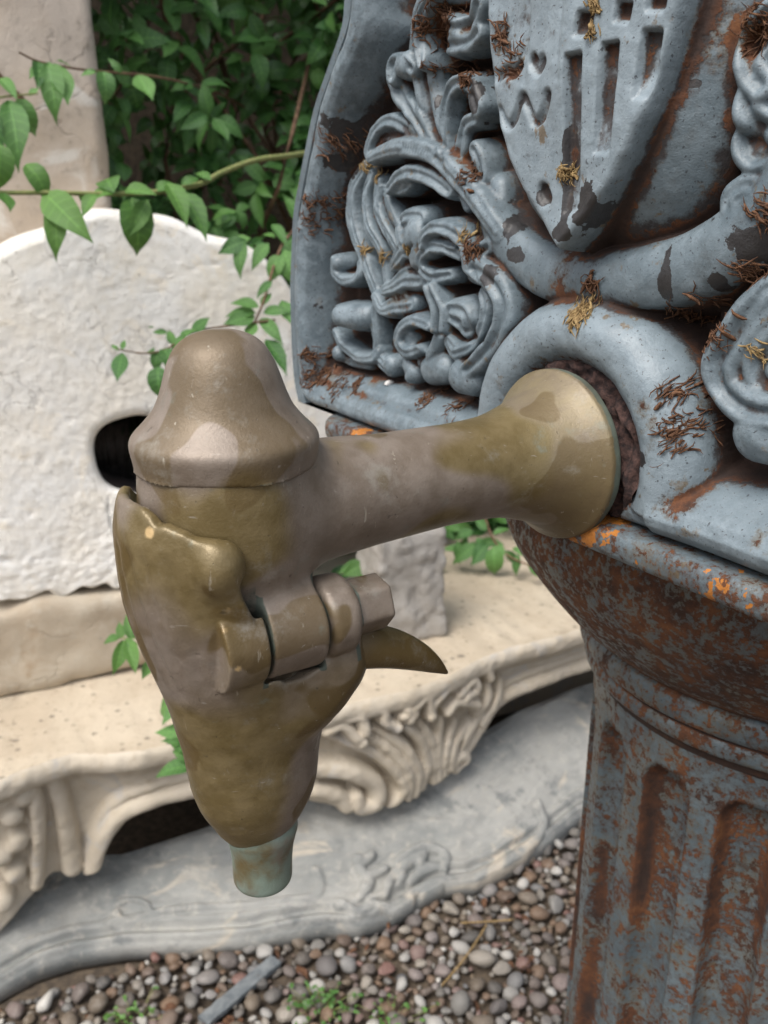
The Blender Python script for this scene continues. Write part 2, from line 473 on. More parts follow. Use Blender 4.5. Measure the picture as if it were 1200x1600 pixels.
MAT['slab'] = stone('pinkish_tan_stone', (0.56, 0.49, 0.42), (0.46, 0.38, 0.30), (0.34, 0.29, 0.24), 6, 0.3, 0.5, 0.3, blotch=(0.66, 0.63, 0.58))
MAT['cream'] = stone('cream_limestone', (0.60, 0.53, 0.43), (0.53, 0.46, 0.36), (0.50, 0.41, 0.29), 10, 0.25, 0.4, blotch=(0.50, 0.47, 0.43))
MAT['cream_top'] = stone('pitted_cream_limestone', (0.56, 0.48, 0.37), (0.48, 0.40, 0.30), (0.42, 0.34, 0.25), 9, 0.8, 0.5, spots=0.75)
MAT['grey'] = stone('weathered_grey_marble', (0.37, 0.365, 0.34), (0.20, 0.21, 0.205), (0.48, 0.45, 0.395), 9, 0.3, 0.5, streak=(0.55, 0.55, 1.5), blotch=(0.54, 0.475, 0.385), dark=(0.16, 0.17, 0.17))
MAT['granite'] = stone('rough_granite', (0.46, 0.43, 0.39), (0.54, 0.51, 0.47), (0.36, 0.33, 0.30), 30, 0.3, 1.0)
MAT['leaf'] = leaf_mat('dark_leaf', (0.036, 0.120, 0.032), (0.130, 0.285, 0.072))
MAT['leaf_light'] = leaf_mat('fresh_leaf', (0.055, 0.150, 0.030), (0.125, 0.265, 0.055))
MAT['twig'] = plain('brown_twig', (0.10, 0.055, 0.03), (0.20, 0.12, 0.07))
MAT['green_stem'] = plain('green_stem', (0.16, 0.20, 0.06), (0.24, 0.24, 0.09))
MAT['woody'] = plain('woody_stem', (0.22, 0.16, 0.11), (0.33, 0.25, 0.18))
MAT['fibre'] = plain('dry_brown_fibre', (0.065, 0.028, 0.014), (0.165, 0.078, 0.036), 0.85, 500, 0.3)
MAT['straw'] = plain('dry_straw', (0.20, 0.125, 0.050), (0.38, 0.27, 0.12), 0.8, 500, 0.3)
MAT['soil'] = plain('gravel_soil', (0.060, 0.046, 0.034), (0.125, 0.095, 0.066), 0.95, 90, 1.0)
def pebble_mat():
    m = M('pebble')
    r = m.rnd()
    a = m.attr('tint')
    f = m.math('FRACT', m.math('ADD', r, a))
    col = m.ramp(f, [(0.0, (0.15, 0.145, 0.135)), (0.10, (0.27, 0.24, 0.20)), (0.20, (0.060, 0.058, 0.056)), (0.32, (0.16, 0.12, 0.080)), (0.42, (0.115, 0.11, 0.105)), (0.50, (0.48, 0.46, 0.42)), (0.57, (0.090, 0.092, 0.098)), (0.66, (0.17, 0.105, 0.062)), (0.75, (0.105, 0.070, 0.050)), (0.85, (0.22, 0.21, 0.20)), (0.93, (0.17, 0.085, 0.068)), (1.0, (0.15, 0.145, 0.135))])
    col = m.mix(m.step(m.noise(160, 4), 0.40, 0.75, 0, 0.3), col, (0.30, 0.27, 0.235))
    return m.done(col, 0.62, 0.0, m.bump(m.noise(400, 3), 0.2, 0.001))
MAT['pebble'] = pebble_mat()
MAT['hole'] = plain('hole_shade_brown', (0.018, 0.012, 0.011), (0.045, 0.030, 0.026), 0.95, 60, 0.6)  # dark colour stands in for the shade inside the millstone hole
MAT['slate'] = plain('blue_grey_slate', (0.11, 0.125, 0.135), (0.19, 0.205, 0.21), 0.8, 60, 0.8)
MAT['white'] = plain('white_chip', (0.62, 0.60, 0.57), (0.74, 0.72, 0.70), 0.8)
# ================================================================== SETTING
OS = on_z(500, 1465, 0.0)                       # survey point at the foot of the grey marble
SA = math.radians(66)
ST = np.array([math.sin(SA), math.cos(SA), 0])  # along the row of stones
SN = np.array([math.cos(SA), -math.sin(SA), 0]) # towards the viewer
def SP(t, off, z):
    t, off, z = np.broadcast_arrays(t, off, z)
    return OS + t[..., None] * ST + off[..., None] * SN + z[..., None] * ZUP
def on_row(x, y, off):
    r = ray(x, y)
    k = ((OS + SN * off - CAM) @ SN) / (r @ SN)
    P = CAM + r * k
    return (P - OS) @ ST, P[2]
def row_of(P):
    return (P - OS) @ ST, (P - OS) @ SN

# ---- ground: one sheet to the horizon, finer and uneven near the stones
gx = np.concatenate([[-200, -60, -20, -6, -3], np.linspace(-1.4, 1.4, 90), [3, 6, 20, 60, 200]])
gy = np.concatenate([[-200, -60, -20, -6, -2], np.linspace(0.1, 2.4, 80), [4, 8, 20, 60, 200]])
GX, GY = np.meshgrid(gx, gy, indexing='ij')
gz = fnoise(GX.shape, 1.0, 1.2, 3) * 0.0025 - 0.006
ground = obj('ground', mesh_np('ground', np.stack([GX, GY, gz], -1).reshape(-1, 3), grid_faces(len(gx), len(gy))), MAT['soil'], kind='structure')

# ---- pebbles
def ico_points():
    import bmesh
    bm = bmesh.new()
    bmesh.ops.create_icosphere(bm, subdivisions=2, radius=1.0)
    V = np.array([v.co[:] for v in bm.verts]); bm.verts.ensure_lookup_table()
    Fq = np.array([[v.index for v in f.verts] for f in bm.faces])
    bm.free()
    return V, Fq
ICV, ICF = ico_points()
PEB = []
for k in range(9):
    r = np.random.default_rng(100 + k)
    V = ICV.copy()
    for q in range(5):
        w = r.standard_normal(3); w /= np.linalg.norm(w)
        V *= (1 + 0.16 * r.uniform(-1, 1) * np.maximum(0, ICV @ w) ** 2)[:, None]
    for q in range(3 if k % 3 else 7):        # flattened, broken sides
        w = r.standard_normal(3); w /= np.linalg.norm(w)
        h = V @ w; lim = r.uniform(0.5, 0.8)
        V -= np.outer(np.maximum(h - lim, 0) * 0.75, w)
    V *= np.array([1.0, r.uniform(0.62, 0.9), r.uniform(0.45, 0.7)])
    PEB.append(V)
def rotm(r):
    a, b, c = r.uniform(0, 2 * math.pi), r.normal(0, 0.28), r.normal(0, 0.28)
    ca, sa = math.cos(a), math.sin(a)
    Rz = np.array([[ca, -sa, 0], [sa, ca, 0], [0, 0, 1]])
    Rx = np.array([[1, 0, 0], [0, math.cos(b), -math.sin(b)], [0, math.sin(b), math.cos(b)]])
    Ry = np.array([[math.cos(c), 0, math.sin(c)], [0, 1, 0], [-math.sin(c), 0, math.cos(c)]])
    return Rz @ Rx @ Ry
r = np.random.default_rng(5)
pebs = []
hashg = {}
def try_pebble(x, y, s, gap):
    key = (int(x / 0.03), int(y / 0.03))
    for i in (-1, 0, 1):
        for j in (-1, 0, 1):
            for (a, b, q) in hashg.get((key[0] + i, key[1] + j), ()):
                if (a - x) ** 2 + (b - y) ** 2 < ((q + s) * gap) ** 2: return False
    hashg.setdefault(key, []).append((x, y, s)); return True
for layer, (nt, lo, hi, gap) in enumerate([(3500, 0.0115, 0.0180, 0.74), (14000, 0.0078, 0.0118, 0.68), (30000, 0.0045, 0.0078, 0.64)]):
    for q in range(nt):
        x, y = r.uniform(-0.85, 0.75), r.uniform(0.62, 1.45)
        t, off = row_of(np.array([x, y, 0]))
        if off < -0.05: continue
        s = r.uniform(lo, hi) * (1.25 if r.random() < 0.04 else 1)
        if try_pebble(x, y, s, gap):
            pebs.append((x, y, s * r.uniform(0.1, 0.75) + 0.001, s, r.integers(9), rotm(r), r.random()))
def score(p):
    X, Y = proj((p[0], p[1], 0.01))
    t, off = row_of(np.array([p[0], p[1], 0]))
    ok = 0 < X < 905 and Y < 1598 and off > 0.012
    return p[3] if ok else -1
pebs.sort(key=score, reverse=True)
PMESH = []
for k in range(9):
    me = mesh_np('pebble', PEB[k], ICF, smooth_shade=bool(k % 3)); me.materials.append(MAT['pebble']); PMESH.append(me)
from mathutils import Matrix
for i, (x, y, z, s, k, R, tint) in enumerate(pebs[:300]):
    o = obj('pebble', PMESH[k], None, ground)
    o.matrix_local = Matrix.Translation((x, y, z)) @ Matrix(R.tolist()).to_4x4() @ Matrix.Scale(s, 4)
VV, FF, TT = [], [], []
for i, (x, y, z, s, k, R, tint) in enumerate(pebs[300:]):
    VV.append(PEB[k] @ R.T * s + (x, y, z)); FF.append(ICF + i * len(ICV)); TT.append(np.full(len(ICV), tint))
obj('pebble_fill', mesh_np('pebble_fill', np.concatenate(VV), np.concatenate(FF), {'tint': np.concatenate(TT)}), MAT['pebble'], ground, kind='stuff')

# ---- rough stone blocks
def rough_block(name, size, rnd, amp, cell, seed, mat, label, cat, origin, parent=None, sig=0.02, lean=0.0):
    """size along (row, depth, height); origin = (t, off, z) of the front lower left corner"""
    lx, ly, lz = size
    g = 3 * cell + amp * 3
    ax = [np.arange(-g, L + g, cell) for L in (lx, ly, lz)]
    X, Y, Z = np.meshgrid(*ax, indexing='ij')
    q = [np.abs(A - L / 2) - (L / 2 - rnd) for A, L in ((X, lx), (Y, ly), (Z, lz))]
    d = np.sqrt(sum(np.maximum(a, 0) ** 2 for a in q)) + np.minimum(np.maximum(np.maximum(q[0], q[1]), q[2]), 0) - rnd
    d = d + amp * (fnoise(X.shape, cell, sig, seed) * 0.7 + 0.4 * fnoise(X.shape, cell, sig * 0.35, seed + 1))
    V, Q = surface_nets(d, (-g, -g, -g), cell)
    t0, o0, z0 = origin
    W = SP(t0 + V[:, 0], o0 - V[:, 1] - lean * V[:, 2], z0 + V[:, 2])
    loc = W[np.argmin(W[:, 2])].copy(); loc[2] = W[:, 2].min()
    me = mesh_np(name, W - loc, Q[:, ::-1])
    return obj(name, me, mat, parent, label, cat, loc=loc)
rough_block('stone_slab', (0.80, 0.13, 1.75), 0.012, 0.004, 0.014, 21, MAT['slab'], 'tall upright tan stone slab standing behind the round white stone', 'stone slab', (-0.925, -0.455, 0.0), sig=0.05)
rough_block('stone_block', (0.98, 0.24, 0.135), 0.02, 0.004, 0.009, 22, MAT['tan'], 'long low tan stone block lying under the round white stone', 'stone block', (-0.92, -0.295, 0.312), sig=0.03)
gt, gz_ = on_row(585, 950, -0.24); gt2, _ = on_row(686, 950, -0.24)
rough_block('granite_block', (gt2 - gt, 0.10, 0.19), 0.008, 0.0035, 0.005, 23, MAT['granite'], 'small rough grey granite block standing on the carved mantel ledge', 'stone block', (gt, -0.215, 0.311), sig=0.01)

# ---- the round white stone with a hole
def millstone():
    tc, zc, Rr, hr = -0.135, 0.665, 0.307, 0.060
    na = 420
    th = np.linspace(0, 2 * math.pi, na, endpoint=False)
    r1 = np.random.default_rng(31)
    wob = sum(r1.normal(0, 0.0016) * np.cos(k * th + r1.uniform(0, 6)) for k in range(3, 22))
    Ro = Rr + wob
    zlow = (zc - 0.452) + 0.004 * np.sin(th * 23) + 0.004 * np.sin(th * 41 + 1)
    lim = np.where(np.sin(th) < -0.05, zlow / np.maximum(-np.sin(th), 1e-3), 9)
    Ro = -np.log(np.exp(-Ro * 140) + np.exp(-lim * 140)) / 140
    Ri = hr * (1 + 0.06 * np.cos(2 * th + 1) + 0.03 * np.cos(5 * th))
    rings = []
    for dep in (-0.10, -0.08, -0.05, -0.03, -0.016): rings.append((np.full(na, 0.0), dep, 0.6))
    rings.append((np.full(na, 0.008), -0.008, .5)); rings.append((np.full(na, 0.03), -0.001, .8))
    for s in np.linspace(0.06, 0.955, 110): rings.append((np.full(na, s), 0.0, 1.0))
    for s, dep in ((0.975, -0.003), (0.99, -0.009), (1.0, -0.02), (1.0, -0.04), (1.0, -0.07), (1.0, -0.105), (0.97, -0.13), (0.5, -0.135), (0.0, -0.135)): rings.append((np.full(na, s), dep, 0.5))
    V = []
    G = 420
    nz = fnoise((G, G), 1, 34, 41) * 0.0010 + fnoise((G, G), 1, 5, 42) * 0.00022 + fnoise((G, G), 1, 1.6, 43) * 0.00020
    nz -= 0.0011 * smooth(fnoise((G, G), 1, 2.6, 44), 2.0, 3.0) + 0.002 * np.exp(-(fnoise((G, G), 1, 22, 45) / 0.035) ** 2) * smooth(fnoise((G, G), 1, 30, 46), 0.1, 0.8)
    for s, dep, am in rings:
        rr = Ri + (Ro - Ri) * s
        x, z = rr * np.cos(th) - 0.006 * (1 - s), rr * np.sin(th) - 0.026 * (1 - s)
        fi = np.clip((x + 0.35) / 0.7 * (G - 1), 0, G - 1.01); fj = np.clip((z + 0.35) / 0.7 * (G - 1), 0, G - 1.01)
        i = fi.astype(int); j = fj.astype(int); fi -= i; fj -= j
        nzv = nz[i, j] * (1 - fi) * (1 - fj) + nz[i + 1, j] * fi * (1 - fj) + nz[i, j + 1] * (1 - fi) * fj + nz[i + 1, j + 1] * fi * fj
        rough_low = 1 + 2.2 * smooth(-z, 0.08, 0.2)
        off = dep + nzv * am * rough_low
        V.append(SP(tc + x, -0.305 + off - 0.05 * (z + 0.2), zc + z))
    V = np.array(V)
    nr = len(rings)
    hole_rows = 5
    idx = np.arange(nr * na).reshape(nr, na)
    Q = np.stack([idx[:-1], np.roll(idx, -1, 1)[:-1], np.roll(idx, -1, 1)[1:], idx[1:]], -1).reshape(-1, 4)
    V = V.reshape(-1, 3)
    loc = V[np.argmin(V[:, 2])].copy()
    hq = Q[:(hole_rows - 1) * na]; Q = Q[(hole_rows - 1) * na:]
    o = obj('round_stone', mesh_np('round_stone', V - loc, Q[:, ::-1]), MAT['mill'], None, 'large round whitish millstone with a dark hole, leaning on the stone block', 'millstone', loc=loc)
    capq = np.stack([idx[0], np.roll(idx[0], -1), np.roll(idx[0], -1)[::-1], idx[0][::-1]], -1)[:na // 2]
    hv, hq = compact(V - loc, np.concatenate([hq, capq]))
    obj('hole_shade_lining', mesh_np('hole_shade_lining', hv, hq[:, ::-1]), MAT['hole'], o)
    return o
millstone()

# ---- carved relief helper for stone: stamps of half-round strokes in (t, z) metres
class Relief:
    def __init__(s, u0, u1, nu, v0, v1, nv, base):
        s.u = np.linspace(u0, u1, nu); s.v = np.linspace(v0, v1, nv)
        s.U, s.W = np.meshgrid(s.u, s.v, indexing='ij')
        s.h = np.broadcast_to(base, s.U.shape).copy() if np.ndim(base) else np.full(s.U.shape, float(base))
        s.lab = np.zeros(s.U.shape, np.int32)
    def stamp(s, pts, hw, crest, label=0, steep=0.3, k=0.0, squash=1.0, groove=0.0, lobes=0.0, ribs=0.0, box=2.0, tilt=0.0):
        """pts (n,2), hw and crest scalars or per-point lists; half-round swept stroke"""
        pts = np.asarray(pts, float)
        n = len(pts)
        hw = np.interp(np.linspace(0, 1, n), np.linspace(0, 1, np.size(hw)), np.atleast_1d(hw))
        crest = np.interp(np.linspace(0, 1, n), np.linspace(0, 1, np.size(crest)), np.atleast_1d(crest))
        if n > 1:
            cp = catmull(np.column_stack([pts, hw, crest]), 12)
        else:
            cp = np.column_stack([pts, hw, crest])
        m = hw.max() * (1 + steep) * 1.05
        iu = np.searchsorted(s.u, [cp[:, 0].min() - m, cp[:, 0].max() + m])
        iv = np.searchsorted(s.v, [cp[:, 1].min() - m, cp[:, 1].max() + m])
        sl = (slice(iu[0], iu[1]), slice(iv[0], iv[1]))
        U, W = s.U[sl], s.W[sl]
        if U.size == 0: return
        if lobes and len(cp) > 4:
            arc = np.concatenate([[0], np.cumsum(np.hypot(*np.diff(cp[:, :2], axis=0).T))])
            cp[:, 2] *= 1 + lobes * np.abs(np.sin(arc / (cp[:, 2].mean() * 1.25) * math.pi / 2)) - lobes * 0.5
        best = np.full(U.shape, -1e9)
        dmin = np.full(U.shape, 1e9)
        tgv = np.gradient(cp[:, :2], axis=0) if len(cp) > 1 else np.zeros((1, 2))
        tgv = tgv / (np.linalg.norm(tgv, axis=1, keepdims=True) + 1e-9)
        for (pu, pv, w, c), tv in zip(cp, tgv):
            x = np.hypot(U - pu, W - pv) / w
            val = c - w * squash * (1 - np.clip(1 - x ** box, 0, 1) ** (1 / box))
            if tilt: val = val + tilt * w * ((U - pu) * tv[1] - (W - pv) * tv[0]) / w * np.clip(1.2 - x, 0, 1)
            val = np.where(x > 1, c - w * squash - (x - 1) * w / max(steep, 1e-3) * 1.6, val)
            best = np.maximum(best, val)
            dmin = np.minimum(dmin, x)
        wm = cp[:, 2].mean()
        if groove: best = best - groove * wm * np.exp(-(dmin / 0.30) ** 2)
        if ribs: best = best - ribs * wm * (0.5 - 0.5 * np.cos(dmin * 3 * math.pi)) * (dmin < 0.95)
        old = s.h[sl]
        if k > 0: new = smax(old, best, k)
        else: new = np.maximum(old, best)
        lb = s.lab[sl]; lb[best > old] = label; s.lab[sl] = lb
        s.h[sl] = new
    def dent(s, p, rad, depth):
        x = np.hypot(s.U - p[0], s.W - p[1]) / rad
        s.h -= depth * np.exp(-x * x * 1.6)

# ---- cream mantelpiece: serpentine shelf, carved apron with two arches
def mantel():
    ztop = 0.312
    fe = [(-160, 1262), (0, 1213), (60, 1190), (110, 1174), (170, 1172), (220, 1168), (300, 1150), (390, 1130), (480, 1110), (560, 1092), (640, 1074), (700, 1052), (740, 1030), (790, 1010), (860, 994), (925, 972), (1100, 925), (1400, 850)]
    ft, fo = zip(*[row_of(on_z(x, y, ztop)) for x, y in fe])
    tt = np.linspace(-0.52, 0.95, 560)
    front = np.interp(tt, ft, fo)
    kk = np.exp(-np.linspace(-2, 2, 13) ** 2); front = np.convolve(np.pad(front, 6, mode='edge'), kk / kk.sum(), 'valid')
    bs = [(-200, 1530), (0, 1480), (40, 1440), (85, 1397), (130, 1399), (163, 1384), (176, 1348), (206, 1300), (247, 1275), (306, 1257), (390, 1248), (450, 1256), (500, 1268), (560, 1277), (600, 1264), (648, 1256), (684, 1234), (720, 1221), (760, 1196), (788, 1164), (820, 1132), (860, 1110), (920, 1092), (1010, 1075), (1100, 1090), (1300, 1130)]
    bt, bz = zip(*[on_row(x, y, -0.095) for x, y in bs])
    zb = np.interp(tt, bt, bz)
    kk = np.exp(-np.linspace(-2, 2, 7) ** 2); zb = np.convolve(np.pad(zb, 3, mode='edge'), kk / kk.sum(), 'valid')
    nv = 120
    R = Relief(tt[0], tt[-1], len(tt), 0.0, ztop, nv, 0.0)
    def cv(l, off=-0.09): return [on_row(x, y, off) for x, y in l]
    def zf(l): return cv([(480 + x / 2.5, 800 + y / 2.5) for x, y in l])
    # arch mouldings follow the openings
    arcR = np.array(cv([(700, 1222), (745, 1196), (776, 1162), (808, 1128), (850, 1104), (920, 1084), (1010, 1066), (1100, 1080)]))
    arcL = np.array(cv([(150, 1392), (160, 1345), (190, 1292), (238, 1262), (306, 1243), (390, 1236), (460, 1250)]))
    for arc, d0 in ((arcR, 1), (arcL, 1)):
        R.stamp(arc, 0.012, 0.020, 1)
        up = arc.copy(); up[:, 1] += 0.020
        R.stamp(up, 0.009, 0.012, 1)
    R.stamp(cv([(120, 1385), (105, 1300), (85, 1230), (70, 1200)]), [0.016, 0.012, 0.012], 0.018, 1)
    R.stamp(cv([(60, 1400), (62, 1300), (45, 1230)]), 0.010, 0.022, 1)
    for p in ((20, 1290), (30, 1330), (5, 1350), (25, 1380), (5, 1420), (40, 1260)):
        R.stamp(cv([p]), 0.014, 0.026, 2, squash=0.8)
    fans = [[(90, 880), (250, 940), (350, 1020), (380, 1090), (330, 1150)], [(170, 860), (320, 930), (400, 1030), (400, 1120)],
            [(260, 850), (380, 920), (440, 1030), (430, 1110)], [(370, 830), (450, 900), (480, 1000), (460, 1085)], [(450, 830), (500, 930), (510, 1070)],
            [(540, 820), (525, 930), (530, 1060)], [(610, 850), (560, 950), (555, 1040)], [(680, 870), (610, 930), (585, 1010), (620, 1040)], [(740, 850), (670, 900), (640, 970)],
            [(760, 700), (760, 770), (720, 840)], [(830, 720), (800, 800), (740, 880)]]
    for f in fans: R.stamp(zf(f), [0.006, 0.009, 0.010, 0.008], [0.020, 0.028, 0.030, 0.024], 2, squash=0.9)
    R.stamp(zf([(20, 1010), (150, 1010), (260, 1060), (270, 1130), (210, 1150), (190, 1110)]), [0.012, 0.015, 0.015, 0.011], 0.034, 2)
    R.stamp(zf([(40, 1090), (120, 1110), (160, 1150)]), 0.014, 0.030, 2)
    R.stamp(zf([(600, 1010), (640, 990), (660, 1020), (620, 1050)]), 0.010, 0.030, 2)
    curls = [[(70, 850), (130, 825), (180, 870), (210, 890)], [(230, 755), (290, 765), (300, 810), (345, 835)], [(370, 790), (420, 750), (470, 710), (485, 790)],
             [(490, 760), (560, 690)], [(615, 735), (680, 690), (700, 730), (650, 745)], [(700, 660), (740, 630), (765, 690)], [(380, 760), (410, 775), (395, 800)], [(560, 790), (610, 760), (700, 790)], [(150, 800), (200, 790), (220, 850)]]
    for f in curls: R.stamp(zf(f), 0.0085, 0.036, 2)
    for p in ((345, 835), (205, 890), (485, 795), (650, 745), (395, 800)): R.stamp(zf([p]), 0.009, 0.038, 2)
    # moulded lip of the shelf
    lipz = R.W
    lip = 0.022 * smooth(lipz, ztop - 0.034, ztop - 0.030) * np.sqrt(np.clip(1 - ((lipz - (ztop - 0.016)) / 0.0185) ** 2, 0.0, 1)) ** 0.6
    lip = np.where(lipz > ztop - 0.034, lip, 0) + 0.014 * smooth(lipz, ztop - 0.06, ztop - 0.034)
    R.h = np.maximum(R.h, lip)
    R.h += fnoise(R.h.shape, 1, 6, 77) * 0.0012 + fnoise(R.h.shape, 1, 1.6, 78) * 0.0005
    # resample rows between the lower contour and the shelf
    s = np.linspace(0, 1, nv)
    Z = zb[:, None] + (ztop - zb)[:, None] * s[None, :]
    iz = np.clip((Z / ztop * (nv - 1)), 0, nv - 1.001); i0 = iz.astype(int); fz = iz - i0
    ii = np.arange(len(tt))[:, None]
    H = R.h[ii, i0] * (1 - fz) + R.h[ii, i0 + 1] * fz
    rim = np.minimum(1, (Z - zb[:, None]) / 0.010)
    H = H - 0.012 * (1 - np.sqrt(np.clip(1 - (1 - rim) ** 2, 0, 1)))
    T2 = np.broadcast_to(tt[:, None], Z.shape)
    front_v = SP(T2, front[:, None] - 0.022 + H, Z)
    # apron is a slab: carry its lower edge and back behind it
    back = SP(T2[:, :1], front[:, None] - 0.085, Z[:, :1])
    backt = SP(T2[:, :1], front[:, None] - 0.085, np.full((len(tt), 1), ztop - 0.06))
    A = np.concatenate([backt, back, front_v], 1)
    root = thing('mantelpiece', SP(np.array(0.2), np.array(-0.2), np.array(0.0)), 'long carved cream stone mantelpiece with scrolled apron and arched openings', 'mantelpiece')
    L = np.array(root.location)
    obj('apron', mesh_np('apron', A.reshape(-1, 3) - L, grid_faces(A.shape[0], A.shape[1])[:, ::-1]), MAT['cream'], root)
    # shelf: top sheet from the lip back to the stones behind
    nb = 40
    w = np.linspace(0, 1, nb)
    offs = (front - 0.022 + H[:, -1])[:, None] * (1 - w) + (-0.62) * w
    nzs = blur(np.random.default_rng(88).standard_normal((len(tt), nb)), 1, 3.0) * 0.006 * smooth(w, 0.0, 0.05)
    top = SP(np.broadcast_to(tt[:, None], offs.shape), offs, ztop + nzs)
    under = top[:, ::-1].copy(); under[..., 2] = ztop - 0.05
    ring = np.concatenate([top, under[:, :-8]], 1)
    obj('shelf', mesh_np('shelf', ring.reshape(-1, 3) - L, grid_faces(ring.shape[0], ring.shape[1])[:, ::-1]), MAT['cream_top'], root)
    # back slab closing the space under the shelf
    V = SP(np.array([tt[0], tt[-1], tt[-1], tt[0]] * 2), np.array([-.40, -.40, -.44, -.44] * 2), np.array([0.0] * 4 + [ztop - .052] * 4))
    obj('back_slab', mesh_np('back_slab', V - L, np.array([[0, 1, 5, 4], [1, 2, 6, 5], [2, 3, 7, 6], [3, 0, 4, 7], [4, 5, 6, 7]]), smooth_shade=False), MAT['cream'], root)
    # legs that carry it, out of sight at the back
    for t0 in (-0.5, -0.32, 0.16, 0.84):
        V = SP(np.array([t0, t0 + .1, t0 + .1, t0, t0, t0 + .1, t0 + .1, t0]), np.array([-.52, -.52, -.60, -.60] * 2), np.array([0.0] * 4 + [ztop - .052] * 4))
        obj('support', mesh_np('support', V - L, np.array([[0, 1, 5, 4], [1, 2, 6, 5], [2, 3, 7, 6], [3, 0, 4, 7], [4, 5, 6, 7]]), smooth_shade=False), MAT['cream'], root)
    return tt, front
mantel()

# ---- grey marble piece lying in front, leaning back under the mantel
def grey_marble():
    be = [(-160, 1640), (-60, 1600), (0, 1563), (60, 1530), (120, 1511), (200, 1498), (300, 1494), (400, 1488), (470, 1472), (510, 1466), (560, 1468), (610, 1452), (650, 1427), (690, 1404), (740, 1400), (780, 1381), (850, 1336), (905, 1292), (1000, 1240), (1150, 1180), (1400, 1110)]
    bt, bo = zip(*[row_of(on_z(x, y, 0.004)) for x, y in be])
    tt = np.linspace(-0.62, 0.95, 560)
    g = np.interp(tt, bt, bo)
    kk = np.exp(-np.linspace(-2, 2, 7) ** 2); g = np.convolve(np.pad(g, 3, mode='edge'), kk / kk.sum(), 'valid')
    Lh = 0.235; nv = 150
    tilt = math.radians(27)
    R = Relief(tt[0], tt[-1], len(tt), 0, Lh, nv, 0.0)
    def cv(l):
        out = []
        for x, y in l:
            rr = ray(x, y)
            best = None
            for s in np.linspace(0, Lh, 200):
                # intersect by search along the tilted sheet
                z = 0.024 + s * math.sin(tilt)
                P = CAM + rr * ((z - CAMZ) / rr[2])
                t, off = row_of(P)
                e = abs(off - (np.interp(t, tt, g) - s * math.cos(tilt)))
                if best is None or e < best[0]: best = (e, t, s)
            out.append(best[1:])
        return out
    W = R.W
    # moulded border above the foot edge
    R.h += 0.008 * np.exp(-((W - 0.012) / 0.007) ** 2) + 0.005 * np.exp(-((W - 0.034) / 0.006) ** 2) - 0.004 * np.exp(-((W - 0.023) / 0.005) ** 2)
    R.stamp(cv([(0, 1500), (90, 1460), (180, 1440), (300, 1420), (400, 1415), (480, 1405), (500, 1385), (495, 1360)]), 0.006, 0.005, 1, squash=0.6)
    R.stamp(cv([(185, 1415), (200, 1408), (225, 1412), (232, 1428), (215, 1440), (190, 1436), (183, 1425)]), 0.004, 0.006, 1, squash=0.7)
    for f in [[(560, 1405), (575, 1380), (560, 1355), (580, 1340)], [(600, 1400), (610, 1375), (640, 1350), (660, 1340)], [(640, 1380), (660, 1362), (680, 1358)], [(640, 1400), (670, 1385), (690, 1380)],
              [(620, 1350), (650, 1330), (690, 1335), (690, 1360)], [(540, 1420), (560, 1430), (580, 1415)], [(590, 1420), (620, 1425), (640, 1410)], [(700, 1385), (760, 1365), (820, 1330), (850, 1290), (840, 1260)],
              [(570, 1370), (600, 1360)], [(660, 1400), (690, 1395)]]:
        R.stamp(cv(f), [0.007, 0.009, 0.007], 0.011, 1, squash=0.8)
    for p in [(570, 1388), (558, 1348), (604, 1385), (625, 1372), (655, 1350), (532, 1418)]:
        R.stamp(cv([p]), 0.010, 0.013, 1, squash=0.8)
    R.h += 0.004 * smooth(np.sin(W * 60 + 3 * np.sin(R.U * 5)), -1, 1)
    R.h += fnoise(R.h.shape, 1, 9, 91) * 0.0016 + fnoise(R.h.shape, 1, 2, 92) * 0.0005
    # broken upper edge: low under the left arch, higher to the right
    tl = np.interp(tt, [-0.62, on_row(120, 1400, -0.1)[0], on_row(200, 1370, -0.1)[0], on_row(330, 1320, -0.1)[0], on_row(480, 1280, -0.1)[0], 0.95], [0.155, 0.14, 0.135, 0.17, 0.22, 0.205])[:, None]
    S = np.minimum(R.W, tl); over = R.W - S
    R.h = R.h * smooth(tl - R.W, -0.001, 0.012)
    off = g[:, None] - S * math.cos(tilt) + R.h * math.sin(tilt) - over * 0.10
    Z = 0.024 + S * math.sin(tilt) + R.h * math.cos(tilt) - over * 0.55
    Z[:, 0] = 0.022
    face = SP(R.U, off, Z)
    foot = SP(tt[:, None], g[:, None] + 0.001, np.full((len(tt), 1), 0.002))
    foot0 = SP(tt[:, None], g[:, None] - 0.05, np.full((len(tt), 1), -0.01))
    tb = SP(tt[:, None], off[:, -1:] - 0.03, Z[:, -1:] - 0.02)
    A = np.concatenate([foot0, foot, face, tb, foot0 + np.array([0, 0, .02])], 1)
    loc = SP(np.array(0.1), np.array(-0.05), np.array(0.0))
    obj('marble_slab', mesh_np('marble_slab', A.reshape(-1, 3) - loc, grid_faces(A.shape[0], A.shape[1])[:, ::-1]), MAT['grey'], None,
        'weathered grey marble carved slab with wavy edge lying on the gravel', 'marble slab', loc=loc)
grey_marble()

# ---- unseen wall added behind the hedge to stop bright sky showing through
rough_block('sky_blocking_wall', (3.2, 0.2, 2.6), 0.02, 0.006, 0.05, 24, MAT['soil'], 'dark wall added unseen behind the leafy hedge to block the sky', 'wall', (-1.3, -1.25, 0.0), sig=0.1)
